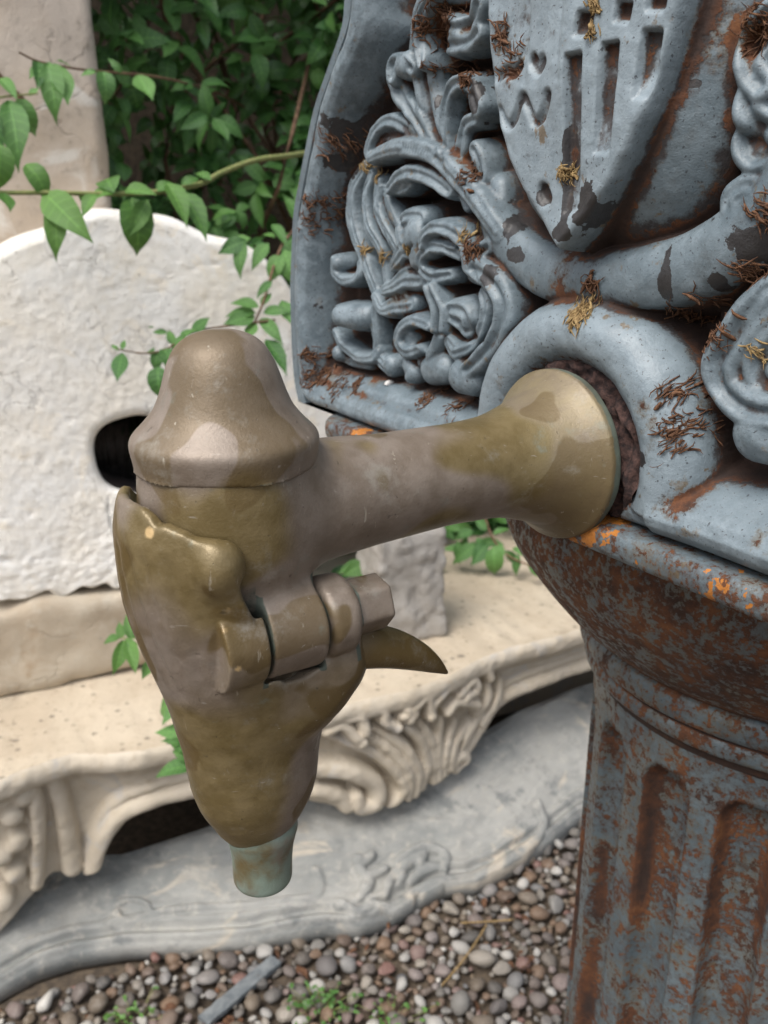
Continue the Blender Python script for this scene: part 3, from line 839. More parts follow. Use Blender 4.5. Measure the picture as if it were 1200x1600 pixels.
# ================================================================== FOUNTAIN COLUMN
COLA = F0 - PN * 0.21                      # column axis
def build_column():
    root = thing('fountain_column', (COLA[0], COLA[1], 0.0), 'rusty blue grey cast iron fluted column carrying the fountain panel', 'column')
    zf = F0[2] * 1000                       # mm
    def lathe(name, prof, na, mat, flutes=False, rust=0.4):
        prof = np.array(prof, float)
        th = np.linspace(-math.pi, math.pi, na, endpoint=False)
        Z, TH = np.meshgrid(prof[:, 1], th, indexing='ij')
        Rr = np.repeat(prof[:, 0][:, None], na, 1)
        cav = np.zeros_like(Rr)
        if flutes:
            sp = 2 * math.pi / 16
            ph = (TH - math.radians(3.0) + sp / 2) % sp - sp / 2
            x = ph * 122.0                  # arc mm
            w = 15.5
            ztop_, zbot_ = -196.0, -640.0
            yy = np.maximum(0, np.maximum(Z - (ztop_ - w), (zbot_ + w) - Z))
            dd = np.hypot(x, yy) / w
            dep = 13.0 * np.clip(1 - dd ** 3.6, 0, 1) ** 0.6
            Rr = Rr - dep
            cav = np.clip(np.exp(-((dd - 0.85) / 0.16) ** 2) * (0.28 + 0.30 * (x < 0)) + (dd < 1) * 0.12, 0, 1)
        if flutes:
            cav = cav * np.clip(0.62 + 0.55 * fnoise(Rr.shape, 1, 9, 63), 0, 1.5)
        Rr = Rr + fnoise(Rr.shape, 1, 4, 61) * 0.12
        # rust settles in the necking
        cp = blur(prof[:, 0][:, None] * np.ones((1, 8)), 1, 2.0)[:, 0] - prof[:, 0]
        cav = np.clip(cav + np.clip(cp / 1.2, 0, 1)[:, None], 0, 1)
        a = Rr * np.cos(TH) / 1000; b = Rr * np.sin(TH) / 1000
        P = a[..., None] * PN + b[..., None] * (-PD) + ((Z + zf) / 1000)[..., None] * ZUP
        n0, n1 = Z.shape
        idx = np.arange(n0 * n1).reshape(n0, n1)
        Q = np.stack([idx[:-1], idx[1:], np.roll(idx, -1, 1)[1:], np.roll(idx, -1, 1)[:-1]], -1).reshape(-1, 4)
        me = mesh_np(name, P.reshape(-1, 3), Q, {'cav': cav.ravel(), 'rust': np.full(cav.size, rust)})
        return obj(name, me, mat, root)
    def dense(p, step=1.5):
        p = np.array(p, float); out = [p[0]]
        for a, b in zip(p[:-1], p[1:]):
            n = max(1, int(np.hypot(*(b - a)) / step))
            out += [a + (b - a) * k / n for k in range(1, n + 1)]
        return out
    # bowl under the ledge
    bowl = catmull([(40, -38), (120, -39.5), (178, -42), (186, -52), (186, -70), (181, -84), (170, -100), (159, -114), (147, -127), (136, -136)], 7)
    lathe('bowl', list(map(tuple, bowl)) + [(131, -140)], 360, MAT['column'], rust=0.36)
    ring = dense([(129, -139.8)]) + [(129 + 5.2 * math.sin(a) ** .8, -148.5 + 8.5 * math.cos(a)) for a in np.linspace(0.15, math.pi - 0.1, 14)] + \
           [(126.5, -158.5)] + [(127.5 + 2.6 * math.sin(a), -164.5 + 5.5 * math.cos(a)) for a in np.linspace(0.2, math.pi - 0.2, 9)] + [(124.5, -171.5), (123.6, -175), (122.4, -177.5)]
    lathe('neck_ring', ring, 360, MAT['column'], rust=0.22)
    shaft = dense([(122.3, -177.6), (121.8, -196), (121.8, -640)], 3.0) + dense([(122.0, -640), (128, -660), (128, -690), (140, -700), (140, -720), (152, -735), (160, -745), (160, -zf - 5)], 4)
    lathe('shaft', shaft, 760, MAT['column'], True, rust=0.20)
    return root
column = build_column()

# ================================================================== PANEL (relief surveyed in mm: u along the panel, v up, h out)
CELL = 0.72
def Z1(*l): return [(440 + x / 3, y / 3) for x, y in l]
def Z2(*l): return [(800 + x / 3, y / 3) for x, y in l]
def Z3(*l): return [(440 + x / 3, 350 + y / 3) for x, y in l]
def Z4(*l): return [(800 + x / 3, 350 + y / 3) for x, y in l]
BASE = -28.0
FLOOR = -36.0
STYLE = {'acanthus_leaf': (0.50, 0.20, 0, 3.2, 0.25), 'acanthus_stem': (0.0, 0.0, 0.14, 2.2, 0.0), 'acanthus_curl': (0.45, 0.12, 0, 3.2, 0.35), 'frilled_curl': (0.45, 0.25, 0, 3.0, 0.3), 'scroll': (0.42, 0.12, 0, 3.0, -0.25), 'scroll_ring': (0.3, 0, 0, 2.6, 0.3), 'small_curl': (0.25, 0, 0, 2.4, 0.2),
         'feather_fan': (0.0, 0.0, 0.30, 2.6, 0.3), 'leaf_lobe': (0.0, 0.16, 0.24, 2.6, 0.2), 'drapery_strand': (0.0, 0.0, 0.22, 2.6, 0.2), 'acanthus_bud': (0.35, 0.16, 0, 2.8, 0.2)}
NAMES = {0: 'plate', 1: 'border', 2: 'cartouche', 3: 'shield', 4: 'spout_collar', 5: 'ribbon', 6: 'base_moulding'}
def build_panel():
    u0, u1, v0, v1 = -272.0, 272.0, -24.0, 372.0
    nu, nv = int((u1 - u0) / CELL) + 1, int((v1 - v0) / CELL) + 1
    R = Relief(u0, u1, nu, v0, v1, nv, FLOOR)
    U, W = R.U, R.W
    # outline: half width as a function of height
    ol = [on_panel(x, y, -3) for x, y in [(480, 640), (469, 610), (464, 540), (462, 450), (467, 333), (483, 250), (500, 167), (524, 100), (550, 30)]]
    ov = [p[1] for p in ol]; ou = [p[0] for p in ol]
    vs = np.linspace(v0, v1, nv)
    half = np.interp(vs, ov, ou)
    vt = ov[-1]; ut = ou[-1]
    above = vs > vt
    half[above] = ut * np.sqrt(np.clip(1 - ((vs[above] - vt) / (360 - vt)) ** 2.0, 0, 1))
    kk = np.exp(-np.linspace(-2, 2, 41) ** 2)
    half = np.convolve(np.pad(half, 20, mode='edge'), kk / kk.sum(), 'valid')
    # inward distance (approximate, corrected for the slope of the outline)
    slope = np.gradient(half, CELL)
    inn = (half[None, :] - np.abs(U)) / np.sqrt(1 + slope ** 2)[None, :]
    corner = 14.0
    bot = W - v0
    s = np.where((inn < corner) & (bot < corner), corner - np.hypot(corner - inn, corner - bot), np.minimum(inn, bot))
    prof_s = [-50, -0.5, 0, 1.0, 3.0, 6, 10, 14, 17, 22, 26, 400]
    prof_h = [-14, -14, -10, -4.5, -1.2, 0, -0.5, -3, -9, -24, FLOOR, FLOOR]
    bh = np.interp(s, prof_s, prof_h)
    # along the foot the band is broader and slopes gently
    bh2 = np.interp(bot, [-1, 0, 1.5, 4, 10, 20, 26, 30, 500], [-12, -9, -3, -1, -4, -9, -18, FLOOR, FLOOR])
    bh = np.where(inn > corner, np.maximum(bh, bh2), bh)
    R.h = np.maximum(R.h, bh)
    R.lab[bh > FLOOR + 1] = 1
    keep = (s > -0.2)

    def st(pts, hw, crest, lab, k=0.5, squash=1.2, steep=0.2, groove=0.0, lobes=0.0, ribs=0.0, box=2.0, tilt=0.0):
        hw = np.atleast_1d(hw) * 0.86
        c = np.interp(np.linspace(0, 1, len(pts)), np.linspace(0, 1, np.size(crest)), np.atleast_1d(crest))
        p = [on_panel(x, y, BASE + cc) for (x, y), cc in zip(pts, c)]
        R.stamp(p, hw, BASE + np.atleast_1d(crest), lab, steep, k, squash, groove, lobes, ribs, box, tilt)
    lab = 10
    def leaf(name, *strokes):
        nonlocal lab
        NAMES[lab] = name
        gv, lo_, rb, bx_, tl_ = STYLE.get(name, (0, 0, 0, 2.0, 0))
        for a in strokes: st(*a[:3], lab, *a[3:], groove=gv if len(a[0]) > 1 else 0, lobes=lo_, ribs=rb if len(a[0]) > 1 else 0, box=bx_, tilt=tl_ if len(a[0]) > 1 else 0)
        lab += 1
    # ---------- left acanthus
    leaf('acanthus_leaf',
         (Z1((760, 760), (700, 620), (665, 470), (645, 330), (635, 200), (655, 80), (700, -40)), [6, 9, 11, 11, 10, 10], [16, 17, 18, 19, 20, 21], 2.0, 0.7),
         (Z1((790, 830), (760, 700), (745, 560), (765, 440), (820, 385), (890, 400)), [4, 4.5, 5, 5], [17, 19, 20, 19]),
         (Z1((640, 300), (625, 200), (640, 90), (680, 10), (720, -40)), 4.0, 24),
         (Z1((700, 160), (740, 110), (820, 130), (890, 80), (910, 20)), 6.0, [14, 20, 22]),
         (Z1((760, 210), (850, 200), (910, 150)), 6.0, [18, 20]))
    leaf('acanthus_leaf',
         (Z1((770, 820), (690, 680), (600, 530), (535, 430), (510, 350)), [4, 4.5, 6, 8, 9], [17, 18, 18, 18]),
         (Z1((500, 360), (505, 300), (560, 290), (600, 320)), 6.0, 22),
         (Z1((545, 310)), 8.5, 23))
    leaf('acanthus_stem',
         (Z1((1000, 1090), (900, 950), (810, 850), (720, 750), (640, 705), (540, 690), (450, 710), (390, 740)), [8, 8, 8, 7.5, 7, 7, 6, 4.5], [22, 22, 22, 22, 21, 20]),
         (Z1((780, 800), (700, 700), (640, 640), (600, 600)), 4.5, 17))
    leaf('acanthus_curl',
         (Z1((630, 650), (560, 590), (480, 565), (415, 615), (385, 700), (390, 740)), [4, 5, 5, 4.5, 4], [15, 18, 19, 18]),
         (Z1((620, 670), (540, 635), (470, 640), (430, 680)), 3.8, 15))
    leaf('acanthus_curl',
         (Z1((770, 900), (690, 840), (600, 810), (530, 830), (485, 885)), [5, 5.5, 5.5, 4.5], [19, 20, 20]),
         (Z1((490, 890), (560, 890), (600, 860)), 3.5, 17))
    leaf('acanthus_bud',
         (Z1((860, 960), (820, 820), (825, 700), (850, 590), (900, 560)), [6, 6, 5, 5], [14, 16, 17]),
         (Z1((890, 700), (910, 760), (920, 830)), 6.5, 17),
         (Z1((895, 440), (910, 500)), 7, 19))
    leaf('feather_fan',
         (Z1((370, 780), (320, 880), (305, 1000), (330, 1120)) + Z3((380, 200), (430, 330)), [5, 8, 9, 8, 6], [12, 15, 15, 13], 2.0, 0.8),
         (Z1((400, 820), (365, 930), (380, 1050)) + Z3((440, 120), (470, 260)), [5, 6, 6, 5], [14, 18, 17, 15]),
         (Z1((430, 850), (420, 960), (460, 1070)) + Z3((520, 120)), [5, 6, 5.5], [15, 18, 16]),
         (Z1((460, 890), (490, 980), (540, 1080)), [4.5, 5, 4.5], [14, 17, 15]))
    leaf('leaf_lobe', (Z3((640, -20), (560, -10), (540, 40), (560, 90)), 8, [18, 20], 2, 0.8), (Z3((600, 60)), 11, 21, 2, 0.7))
    leaf('leaf_lobe', (Z3((640, 110), (570, 110), (520, 170), (500, 200)), [9, 9, 6, 4.5], [18, 20, 18], 2, 0.8), (Z3((620, 160)), 10, 20, 2, 0.7))
    leaf('leaf_lobe', (Z3((640, 250), (570, 250), (510, 290), (465, 310)), [9, 9, 6, 4.5], [17, 19, 18], 2, 0.8))
    leaf('leaf_lobe', (Z3((600, 370), (530, 380), (460, 400), (420, 340)), [8, 8, 5, 4], [15, 17, 17], 2, 0.8))
    leaf('drapery_strand',
         (Z3((430, 330), (425, 430), (435, 540), (440, 620), (490, 680)), [5, 6, 7, 7, 7], [14, 13, 12, 12, 14]),
         (Z3((490, 665)), 8, 16))
    leaf('small_curl', (Z3((230, 170), (232, 230), (275, 268), (335, 245), (350, 190)), [4.5, 4.5, 5, 4], [18, 17, 16, 14]), (Z3((240, 185)), 5.5, 18))
    leaf('bead', (Z3((250, 430), (330, 440), (390, 430)), [9, 10, 9], [23, 19, 14], 1.5, 0.9))
    leaf('small_curl', (Z3((240, 510), (275, 575), (340, 625), (410, 630), (440, 600)), [4.5, 4.5, 4.5, 4], [15, 16, 16, 14]), (Z3((240, 610)), 6.5, 18), (Z3((240, 610), (320, 650), (400, 660)), 4.5, 12))
    leaf('scroll_stem',
         (Z3((650, 260), (700, 350), (725, 450), (715, 540), (680, 620)), [5, 6.5, 7.5, 7, 6], [16, 18, 18, 17]),
         (Z3((665, 300), (690, 400), (690, 500)), 2.6, 22), (Z3((690, 290), (735, 400), (735, 500)), 2.6, 22))
    leaf('scroll_ring', (Z3((670, 480), (600, 455), (545, 495), (530, 560), (570, 605), (630, 590)), [4, 4.6, 5, 5, 4], [20, 20, 20, 19]), (Z3((590, 540)), 5.5, 17, 2.0, 0.5))
    leaf('bead', (Z3((570, 660), (590, 700), (580, 720)), [7, 7, 5], 17), (Z3((640, 650)), 6, 15))
    leaf('bead', (Z3((660, 690), (720, 680)), 10.5, 18, 1.2, 0.9))
    leaf('frilled_curl',
         (Z3((860, 180), (840, 90), (770, 30), (700, 20), (655, 55), (650, 100)), [5.5, 5.2, 5.0, 4.6, 4], [24, 25, 25, 24]),
         (Z3((820, 150), (760, 110), (690, 110), (640, 160), (645, 215), (700, 250), (780, 240)), [4.5, 4.8, 5, 5, 4.5], [20, 22, 21, 18]),
         (Z3((800, 100), (740, 75), (690, 75)), 3.4, 21))
    leaf('scroll',
         (Z3((960, 110), (890, 150), (860, 190), (930, 235), (1000, 310), (1025, 420), (990, 540), (920, 630), (850, 690)), [6, 6, 7, 8, 8.5, 8.5, 8, 7, 6], [20, 22, 24, 25, 25, 24, 23, 22]),
         (Z3((880, 250), (930, 310), (950, 400), (930, 490), (870, 580), (800, 610)), [4, 4.5, 4.5, 4.5, 4], [19, 20, 20, 20]))
    leaf('leaf_lobe', (Z3((780, 420), (830, 440), (850, 480)), [10, 11, 9], [20, 21, 19], 1.6, 0.8))
    leaf('leaf_lobe', (Z3((770, 560), (800, 600), (850, 590)), [7, 7, 6], [18, 19, 18]))
    leaf('bead', (Z3((800, 720), (850, 730)), 11.5, [23, 21], 1.2, 0.95))
    # tooled veins cut into the leaves
    def vein(pts, w, dp, h):
        q = catmull([on_panel(x, y, h) for x, y in pts], 8)
        d = np.full(U.shape, 1e9)
        for e in q: d = np.minimum(d, np.hypot(U - e[0], W - e[1]))
        R.h -= dp * np.exp(-(d / w) ** 2)
    for pts in (Z1((730, 720), (700, 600), (690, 480)), Z1((700, 700), (640, 560), (580, 450)), Z1((740, 760), (660, 710), (560, 690)), Z1((345, 820), (315, 950), (330, 1080)), Z1((410, 880), (400, 1000), (440, 1120)),
                Z1((480, 930), (510, 1020), (560, 1110)), Z3((690, 330), (712, 420), (705, 520)), Z3((900, 220), (975, 320), (990, 430), (950, 550)), Z3((830, 130), (770, 70), (710, 60)), Z1((840, 900), (770, 810), (700, 740)),
                Z4((1080, 480), (1000, 600), (980, 700), (1020, 790)), Z3((600, 100), (560, 150)), Z3((620, 210), (560, 225)), Z3((600, 330), (540, 335))):
        vein(pts, 1.3, 1.8, -6)
    # mirror the outer left ornament to the right, beyond the part in view
    left_h, left_l = R.h.copy(), R.lab.copy()
    mir = (U < -100) & (left_l[::-1] >= 10)
    R.h[mir] = left_h[::-1][mir]; R.lab[mir] = left_l[::-1][mir] + 100
    for k in list(NAMES):
        if k >= 10: NAMES[k + 100] = NAMES[k]
    # ---------- right ornament, as seen
    leaf('scroll',
         (Z2((1180, 60), (1120, 140), (1085, 250), (1100, 340), (1150, 400)), [7, 8, 8, 7], [24, 25, 24]),
         (Z2((1170, 380), (1110, 430), (1090, 510), (1130, 570), (1190, 590)), [7, 8, 8, 7], [22, 24, 23]),
         (Z2((1150, 600), (1090, 640), (1085, 700), (1130, 740), (1190, 720)), [6, 7, 8, 7], [20, 22, 21]))
    leaf('small_curl', (Z2((1150, 880), (1080, 870), (1015, 920), (1015, 985), (1070, 1010), (1120, 980)), [5, 6, 6, 6, 5], [22, 23, 22]), (Z2((1075, 940)), 5, 17, 2, .5))
    leaf('scroll',
         (Z4((1200, 330), (1100, 440), (1010, 560), (950, 660), (965, 770), (1040, 850), (1130, 890), (1230, 890)), [10, 11, 10, 9, 9, 9, 9], [22, 24, 25, 25, 26, 26]),
         (Z4((1230, 400), (1170, 500), (1130, 600)), 12, [22, 20], 2, 0.7))
    leaf('bead', (Z4((1090, 1000), (1140, 1010)), 13, [27, 26], 1.2, 0.95))
    leaf('scroll', (Z4((1230, 560), (1160, 640), (1150, 720), (1200, 780)), 9, [22, 22], 2, 0.8))

    # ---------- cartouche dome, ribbon, collar, foot moulding
    def put(field, lb, k=2.0):
        old = R.h
        m = field > old
        R.lab[m] = lb
        R.h = smax(old, field, k)
    rib = [on_panel(x, y, -6) for x, y in [(745, 300), (752, 350), (790, 395), (840, 424), (905, 438), (980, 436), (1066, 418), (1150, 372), (1210, 320), (1240, 260)]]
    R.stamp(rib, [9, 11, 12, 13, 13, 13, 14, 14, 12], [-13, -9, -5, -3, -3, -3, -3, -4], 5, 0.4, 2.0, 0.75)
    rr = ((np.abs(U) / 69.0) ** 2.6 + (np.abs(W - 176) / 94.0) ** 2.6) ** (1 / 2.6)
    dome = BASE + 2 + 34 * np.clip(1 - np.clip(rr, 0, 1) ** 3.4, 0, 1) ** 0.6
    dome = np.where(rr < 1, dome, FLOOR - 5 - (rr - 1) * 200)
    put(dome, 2, 2.5)
    # shield: flat raised slab with a point
    tip = 86.0
    sv = np.array([tip, 92, 100, 110, 122, 136, 150, 165, 185, 230, 260, 262])
    sw = np.array([0.0, 7.5, 16, 25.5, 34.5, 42.0, 46.5, 50, 53, 55, 55, 55])
    hwid = np.interp(W, sv, sw, left=-10)
    sl = np.gradient(np.interp(vs, sv, sw), CELL)
    ds = (hwid - np.abs(U)) / np.sqrt(1 + np.minimum(sl, 1.2) ** 2)[None, :]
    ds = np.minimum(ds, 258 - W)
    shield = np.interp(ds, [-3, -0.6, 0.6, 2.0, 3.6, 100], [BASE - 10, 1.0, 10.0, 12.2, 13.0, 13.0])
    shield = shield + 1.2 * (1 - (np.abs(U) / 60) ** 2)
    # cut fields: pallets to the right, waves to the left, cross bar
    cut = np.zeros_like(U)
    def slot(l, w, dp):
        p = np.array([on_panel(x, y, 12) for x, y in l])
        a, b = p[0], p[-1]
        e = b - a; Ln = math.hypot(*e); e = e / Ln
        al = (U - a[0]) * e[0] + (W - a[1]) * e[1]
        pe = np.abs((U - a[0]) * e[1] - (W - a[1]) * e[0])
        return dp * smooth(w - pe, -0.5, 0.7) * smooth(al, -0.7, 0.6) * (0.35 * smooth(Ln - al, -0.6, 1.0) + 0.65 * smooth(Ln - al, -0.6, Ln * 0.45))
    for l, w, dp in [(((904, 86), (892, 335)), 4.2, 4.6), (((959, 68), (944, 240)), 4.2, 4.6), (((1022, 48), (1006, 155)), 4.0, 4.6),
                     (((921, 20), (915, 58)), 3.8, 4.2), (((980, 4), (974, 36)), 3.8, 4.2), (((1031, -12), (1026, 18)), 3.8, 4.2)]:
        cut = np.maximum(cut, slot(l, w, dp))
    for path, w, dp in [([(783, 172), (790, 190), (800, 196), (810, 183), (822, 152), (832, 170), (838, 190), (848, 188), (857, 170), (863, 148)], 1.9, 2.2),
                        ([(772, 118), (782, 120), (795, 112), (806, 116), (815, 104)], 2.2, 2.0), ([(838, 96), (846, 108), (852, 98)], 2.8, 2.4), ([(848, 298), (853, 310)], 3.0, 3.0)]:
        pts = catmull([on_panel(x, y, 12) for x, y in path], 8)
        d = np.full(U.shape, 1e9)
        for q in pts: d = np.minimum(d, np.hypot(U - q[0], W - q[1]))
        cut = np.maximum(cut, dp * smooth(w - d, -0.8, 1.2))
    edge_rim = smooth(ds, 1.5, 3.5)
    # raised fields either side of the pale, two fine score lines
    for x0 in ((830, 0), (885, 0)):
        pu = on_panel(*x0, 12)[0]
        cut = np.maximum(cut, 0.7 * np.exp(-((U - pu) / 1.0) ** 2) * (W > 150))
    put(shield - cut * edge_rim, 3, 0.5)
    # collar ring round the spout
    rc = np.hypot(U, W)
    col = BASE + 6 + 27 * np.clip(1 - (np.abs(rc - 52.8) / 16.4) ** 2.4, 0, 1) ** 0.5
    col = np.where(np.abs(rc - 52.8) < 16.4, col, BASE - 20)
    col = np.where(W > -16, col, BASE - 20)
    put(col, 4, 3.0)
    inner = rc < 38.2
    R.h = np.where(inner, np.minimum(R.h, np.interp(rc, [0, 37, 38.2], [-22, -22, -14])), R.h)
    # stepped base moulding to the right of the collar
    right = (U < -44)
    bm = np.interp(W, [-24, -22, -18, -14, -9, -3, 2, 8], [-6, 0, 4.5, 6, 3.5, -4, -12, BASE])
    bm = bm + 0 * U
    bm = np.where(right, bm - 30 * smooth(U, -52, -44), BASE - 20)
    put(bm, 6, 2.0)
    # dents of foundry and thick old paint
    soft = blur(R.h, CELL, 0.45)
    R.h = soft
    R.h += fnoise(R.h.shape, CELL, 16, 50) * 0.55 + fnoise(R.h.shape, CELL, 6, 51) * 0.34 + fnoise(R.h.shape, CELL, 1.6, 52) * 0.09
    for p, rad, dp in [(Z1((700, 170))[0], 9, 12), (Z1((710, 400))[0], 7, 7), (Z1((560, 400))[0], 5.5, 6), (Z3((590, 545))[0], 4, 3), (Z3((890, 300))[0], 5, 6), (Z3((880, 520))[0], 5, 6), (Z3((800, 215))[0], 6, 5), (Z3((290, 215))[0], 4, 4), (Z1((850, 110))[0], 6, 5), (Z2((1140, 200))[0], 6, 7), (Z2((1150, 640))[0], 6, 6)]:
        R.dent(on_panel(*p, -8), rad, dp)
    H = R.h
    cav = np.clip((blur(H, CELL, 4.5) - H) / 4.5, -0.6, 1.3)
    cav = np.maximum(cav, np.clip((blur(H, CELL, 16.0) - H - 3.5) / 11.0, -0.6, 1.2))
    rust = smooth(np.hypot(U, W), 52, 40) * 1.0
    bare = np.zeros_like(U)
    frost = smooth(ds, -1, 3) * 0.9 + 0.35 * smooth(np.hypot(U, W), 70, 55)
    frost = np.clip(frost + 0.35 * (R.lab == 4) + 0.25 * (R.lab == 6), 0, 1)
    for x, y, h, ru_, rv_ in [(537, 215, -8, 16, 14), (530, 250, -10, 13, 10), (965, 318, -4, 7, 10), (930, 362, -6, 6, 4), (1185, 385, -2, 12, 9), (1040, 435, -3, 4, 10), (1114, 442, -3, 5, 5), (1003, 718, 2, 4, 3.5), (895, 240, 10, 3.2, 16), (890, 315, 10, 3.2, 10), (853, 308, 10, 4, 5),
                             (785, 330, -4, 7, 16), (770, 260, -4, 5, 14), (665, 160, -6, 3, 5), (745, 160, -10, 5, 10), (880, 860, 4, 8, 6), (1030, 850, 4, 4, 3), (690, 570, -5, 3, 2), (1090, 130, -2, 3, 2), (760, 430, -4, 8, 7), (800, 400, -4, 10, 4)]:
        c_ = on_panel(x, y, h)
        bare = np.maximum(bare, np.exp(-(((U - c_[0]) / ru_) ** 2 + ((W - c_[1]) / rv_) ** 2) * 1.2))
    for x, y, h, rad in [(700, 40, -10, 22), (725, 130, -20, 14), (735, 250, -20, 12), (525, 320, -8, 14), (500, 590, -2, 14), (640, 480, -20, 12), (690, 610, -5, 9), (1065, 650, -14, 16), (1100, 490, -12, 12), (1190, 60, -12, 14), (1060, 800, 2, 12), (1190, 850, 3, 10), (560, 610, -4, 12), (900, 430, -12, 12), (785, 60, 10, 8), (800, 120, 10, 8)]:
        c_ = on_panel(x, y, h)
        rust = np.maximum(rust, 0.6 * np.exp(-((U - c_[0]) ** 2 + (W - c_[1]) ** 2) / rad ** 2))
    P = F0 + (U[..., None] * PD + W[..., None] * ZUP + H[..., None] * PN) / 1000
    root = thing('fountain_panel', F0 + PN * 0.0 + ZUP * v0 / 1000, 'blue grey cast iron arched fountain panel with shield and acanthus scrolls', 'panel')
    L = np.array(root.location)
    Q = grid_faces(nu, nv)[:, ::-1]
    # full-field normals so that the parts shade as one casting
    hu, hv = np.gradient(H, CELL)
    Nn = PN - hu[..., None] * PD - hv[..., None] * ZUP
    Nn /= np.linalg.norm(Nn, axis=-1, keepdims=True)
    kq = keep.ravel()[Q].all(1)
    # majority-filter labels lightly, then name every piece
    lq = R.lab.ravel()[Q[:, 0]]
    Vf, Nf, cf, rf, bf = (P - L).reshape(-1, 3), Nn.reshape(-1, 3), cav.ravel(), rust.ravel(), bare.ravel()
    frf = frost.ravel()
    for lb in np.unique(lq):
        sel = kq & (lq == lb)
        if sel.sum() < 12: 
            lq[sel] = 0
            continue
    for lb in np.unique(lq[kq]):
        q = Q[kq & (lq == lb)]
        V, q2, nn, c, ru, ba, fro = compact(Vf, q, Nf, cf, rf, bf, frf)
        nm = NAMES[int(lb)]
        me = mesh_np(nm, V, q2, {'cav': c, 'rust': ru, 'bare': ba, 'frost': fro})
        me.normals_split_custom_set_from_vertices(nn.astype(float).tolist())
        obj(nm, me, MAT['panel'], root)
    # iron back plate a little behind and wider than the casting
    n = 90
    vv = np.linspace(v0 - 1, 366, n)
    hb = np.interp(vv, vs, half); hb = hb + 12.0
    hb[-1] = 2
    ring = [(hb[i], vv[i]) for i in range(n)] + [(-hb[i], vv[i]) for i in range(n - 1, -1, -1)]
    ring = np.array(ring)
    m = len(ring)
    lay = []
    for h, inset in ((-37.5, 8.8), (-6.0, 8.8), (-4.5, 7.8), (-4.2, 1.4), (-5.7, 0), (-39, 0), (-40, 1.2)):
        rg = ring.copy(); rg[:, 0] -= np.sign(rg[:, 0]) * np.minimum(inset, np.abs(rg[:, 0]))
        lay.append(F0 + (rg[:, :1] * PD + rg[:, 1:] * ZUP + h * PN) / 1000 - L)
    V = np.concatenate(lay)
    idx = np.arange(7 * m).reshape(7, m)
    side = np.stack([idx[:-1], np.roll(idx, -1, 1)[:-1], np.roll(idx, -1, 1)[1:], idx[1:]], -1).reshape(-1, 4)
    caps = []
    for lay_i in (0, 6):
        for i in range(n - 1):
            caps.append([idx[lay_i, i], idx[lay_i, i + 1], idx[lay_i, m - 2 - i], idx[lay_i, m - 1 - i]])
    obj('back_plate', mesh_np('back_plate', V, [side, np.array(caps)], smooth_shade=False), MAT['panel'], root)
    # skirt closing the rim of the casting
    return root, R
panel, PR = build_panel()
def panel_hit(x, y):
    """first point of the relief met by a sight line: (u, v, h)"""
    last = None
    for h in np.arange(16, -34, -0.4):
        u, v = on_panel(x, y, h)
        i = int(round((u - PR.u[0]) / CELL)); j = int(round((v - PR.v[0]) / CELL))
        if 0 <= i < len(PR.u) and 0 <= j < len(PR.v) and PR.h[i, j] >= h:
            return u, v, PR.h[i, j]
    return None
def panel_pt(u, v, h):
    return F0 + (u * PD + v * ZUP + h * PN) / 1000
def panel_h(u, v):
    i = int(np.clip(round((u - PR.u[0]) / CELL), 0, len(PR.u) - 1)); j = int(np.clip(round((v - PR.v[0]) / CELL), 0, len(PR.v) - 1))
    return PR.h[i, j]

# ---- ledge that carries the panel
def build_ledge():
    root_loc = F0 + ZUP * -0.038
    # plan outline (u, h), swept with a rounded-edge profile from z=-24.6 to -37.5
    n = 60
    prof = [(-14, -24.6), (-3, -24.7), (0.5, -25.3), (2.2, -27), (2.6, -30), (2.4, -34), (1.4, -36.6), (-1.0, -37.8), (-14, -38.0)]
    us = np.linspace(-240, 240, 160)
    rows = []
    for dh, z in prof:
        # front edge with rounded ends, slightly bowed
        h = 5.5 + dh - 60 * (np.clip((np.abs(us) - 205) / 35, 0, 1)) ** 2
        rows.append(np.stack([us, h, np.full_like(us, z)], -1))
    back_t = np.stack([us, np.full_like(us, -190), np.full_like(us, -24.6)], -1)
    back_b = np.stack([us, np.full_like(us, -190), np.full_like(us, -38.0)], -1)
    A = np.array([back_t] + rows + [back_b])
    P = F0 + (A[..., :1] * PD + A[..., 2:] * ZUP + A[..., 1:2] * PN) / 1000 - root_loc
    Q = grid_faces(A.shape[0], A.shape[1])
    prim = np.zeros(A.shape[:2])
    prim = np.exp(-((A[..., 0] - 130) / 45) ** 2) * 1.0 + np.exp(-((A[..., 0] + 25) / 16) ** 2) * .75 + np.exp(-((A[..., 0] + 92) / 20) ** 2) * .85
    me = mesh_np('ledge', P.reshape(-1, 3), Q, {'primer': prim.ravel(), 'rust': np.full(prim.size, 0.25)})
    o = obj('ledge', me, MAT['ledge'], column)
    o.location = root_loc - np.array(column.location)
build_ledge()
# ================================================================== BRASS TAP (mm: a out along the spout, b towards the viewer's side, c up)
TAPL = 157.5
TAPO = F0 + PN * TAPL / 1000
def tap_pt(V):
    return (V[:, :1] * PN - V[:, 1:2] * PD + V[:, 2:] * ZUP) / 1000
def tap_grid(lo, hi, cell):
    ax = [np.arange(l, h + cell, cell, dtype=np.float32) for l, h in zip(lo, hi)]
    return np.meshgrid(*ax, indexing='ij')
def revolve_smooth(prof, n=6):
    return list(map(tuple, catmull(prof, n)))
def cyl_a(A, B, C, a0, a1, b, c, r, rnd=1.0):
    """cylinder along a"""
    q1 = np.hypot(B - b, C - c) - (r - rnd)
    q2 = np.abs(A - (a0 + a1) / 2) - (abs(a1 - a0) / 2 - rnd)
    return np.minimum(np.maximum(q1, q2), 0) + np.hypot(np.maximum(q1, 0), np.maximum(q2, 0)) - rnd
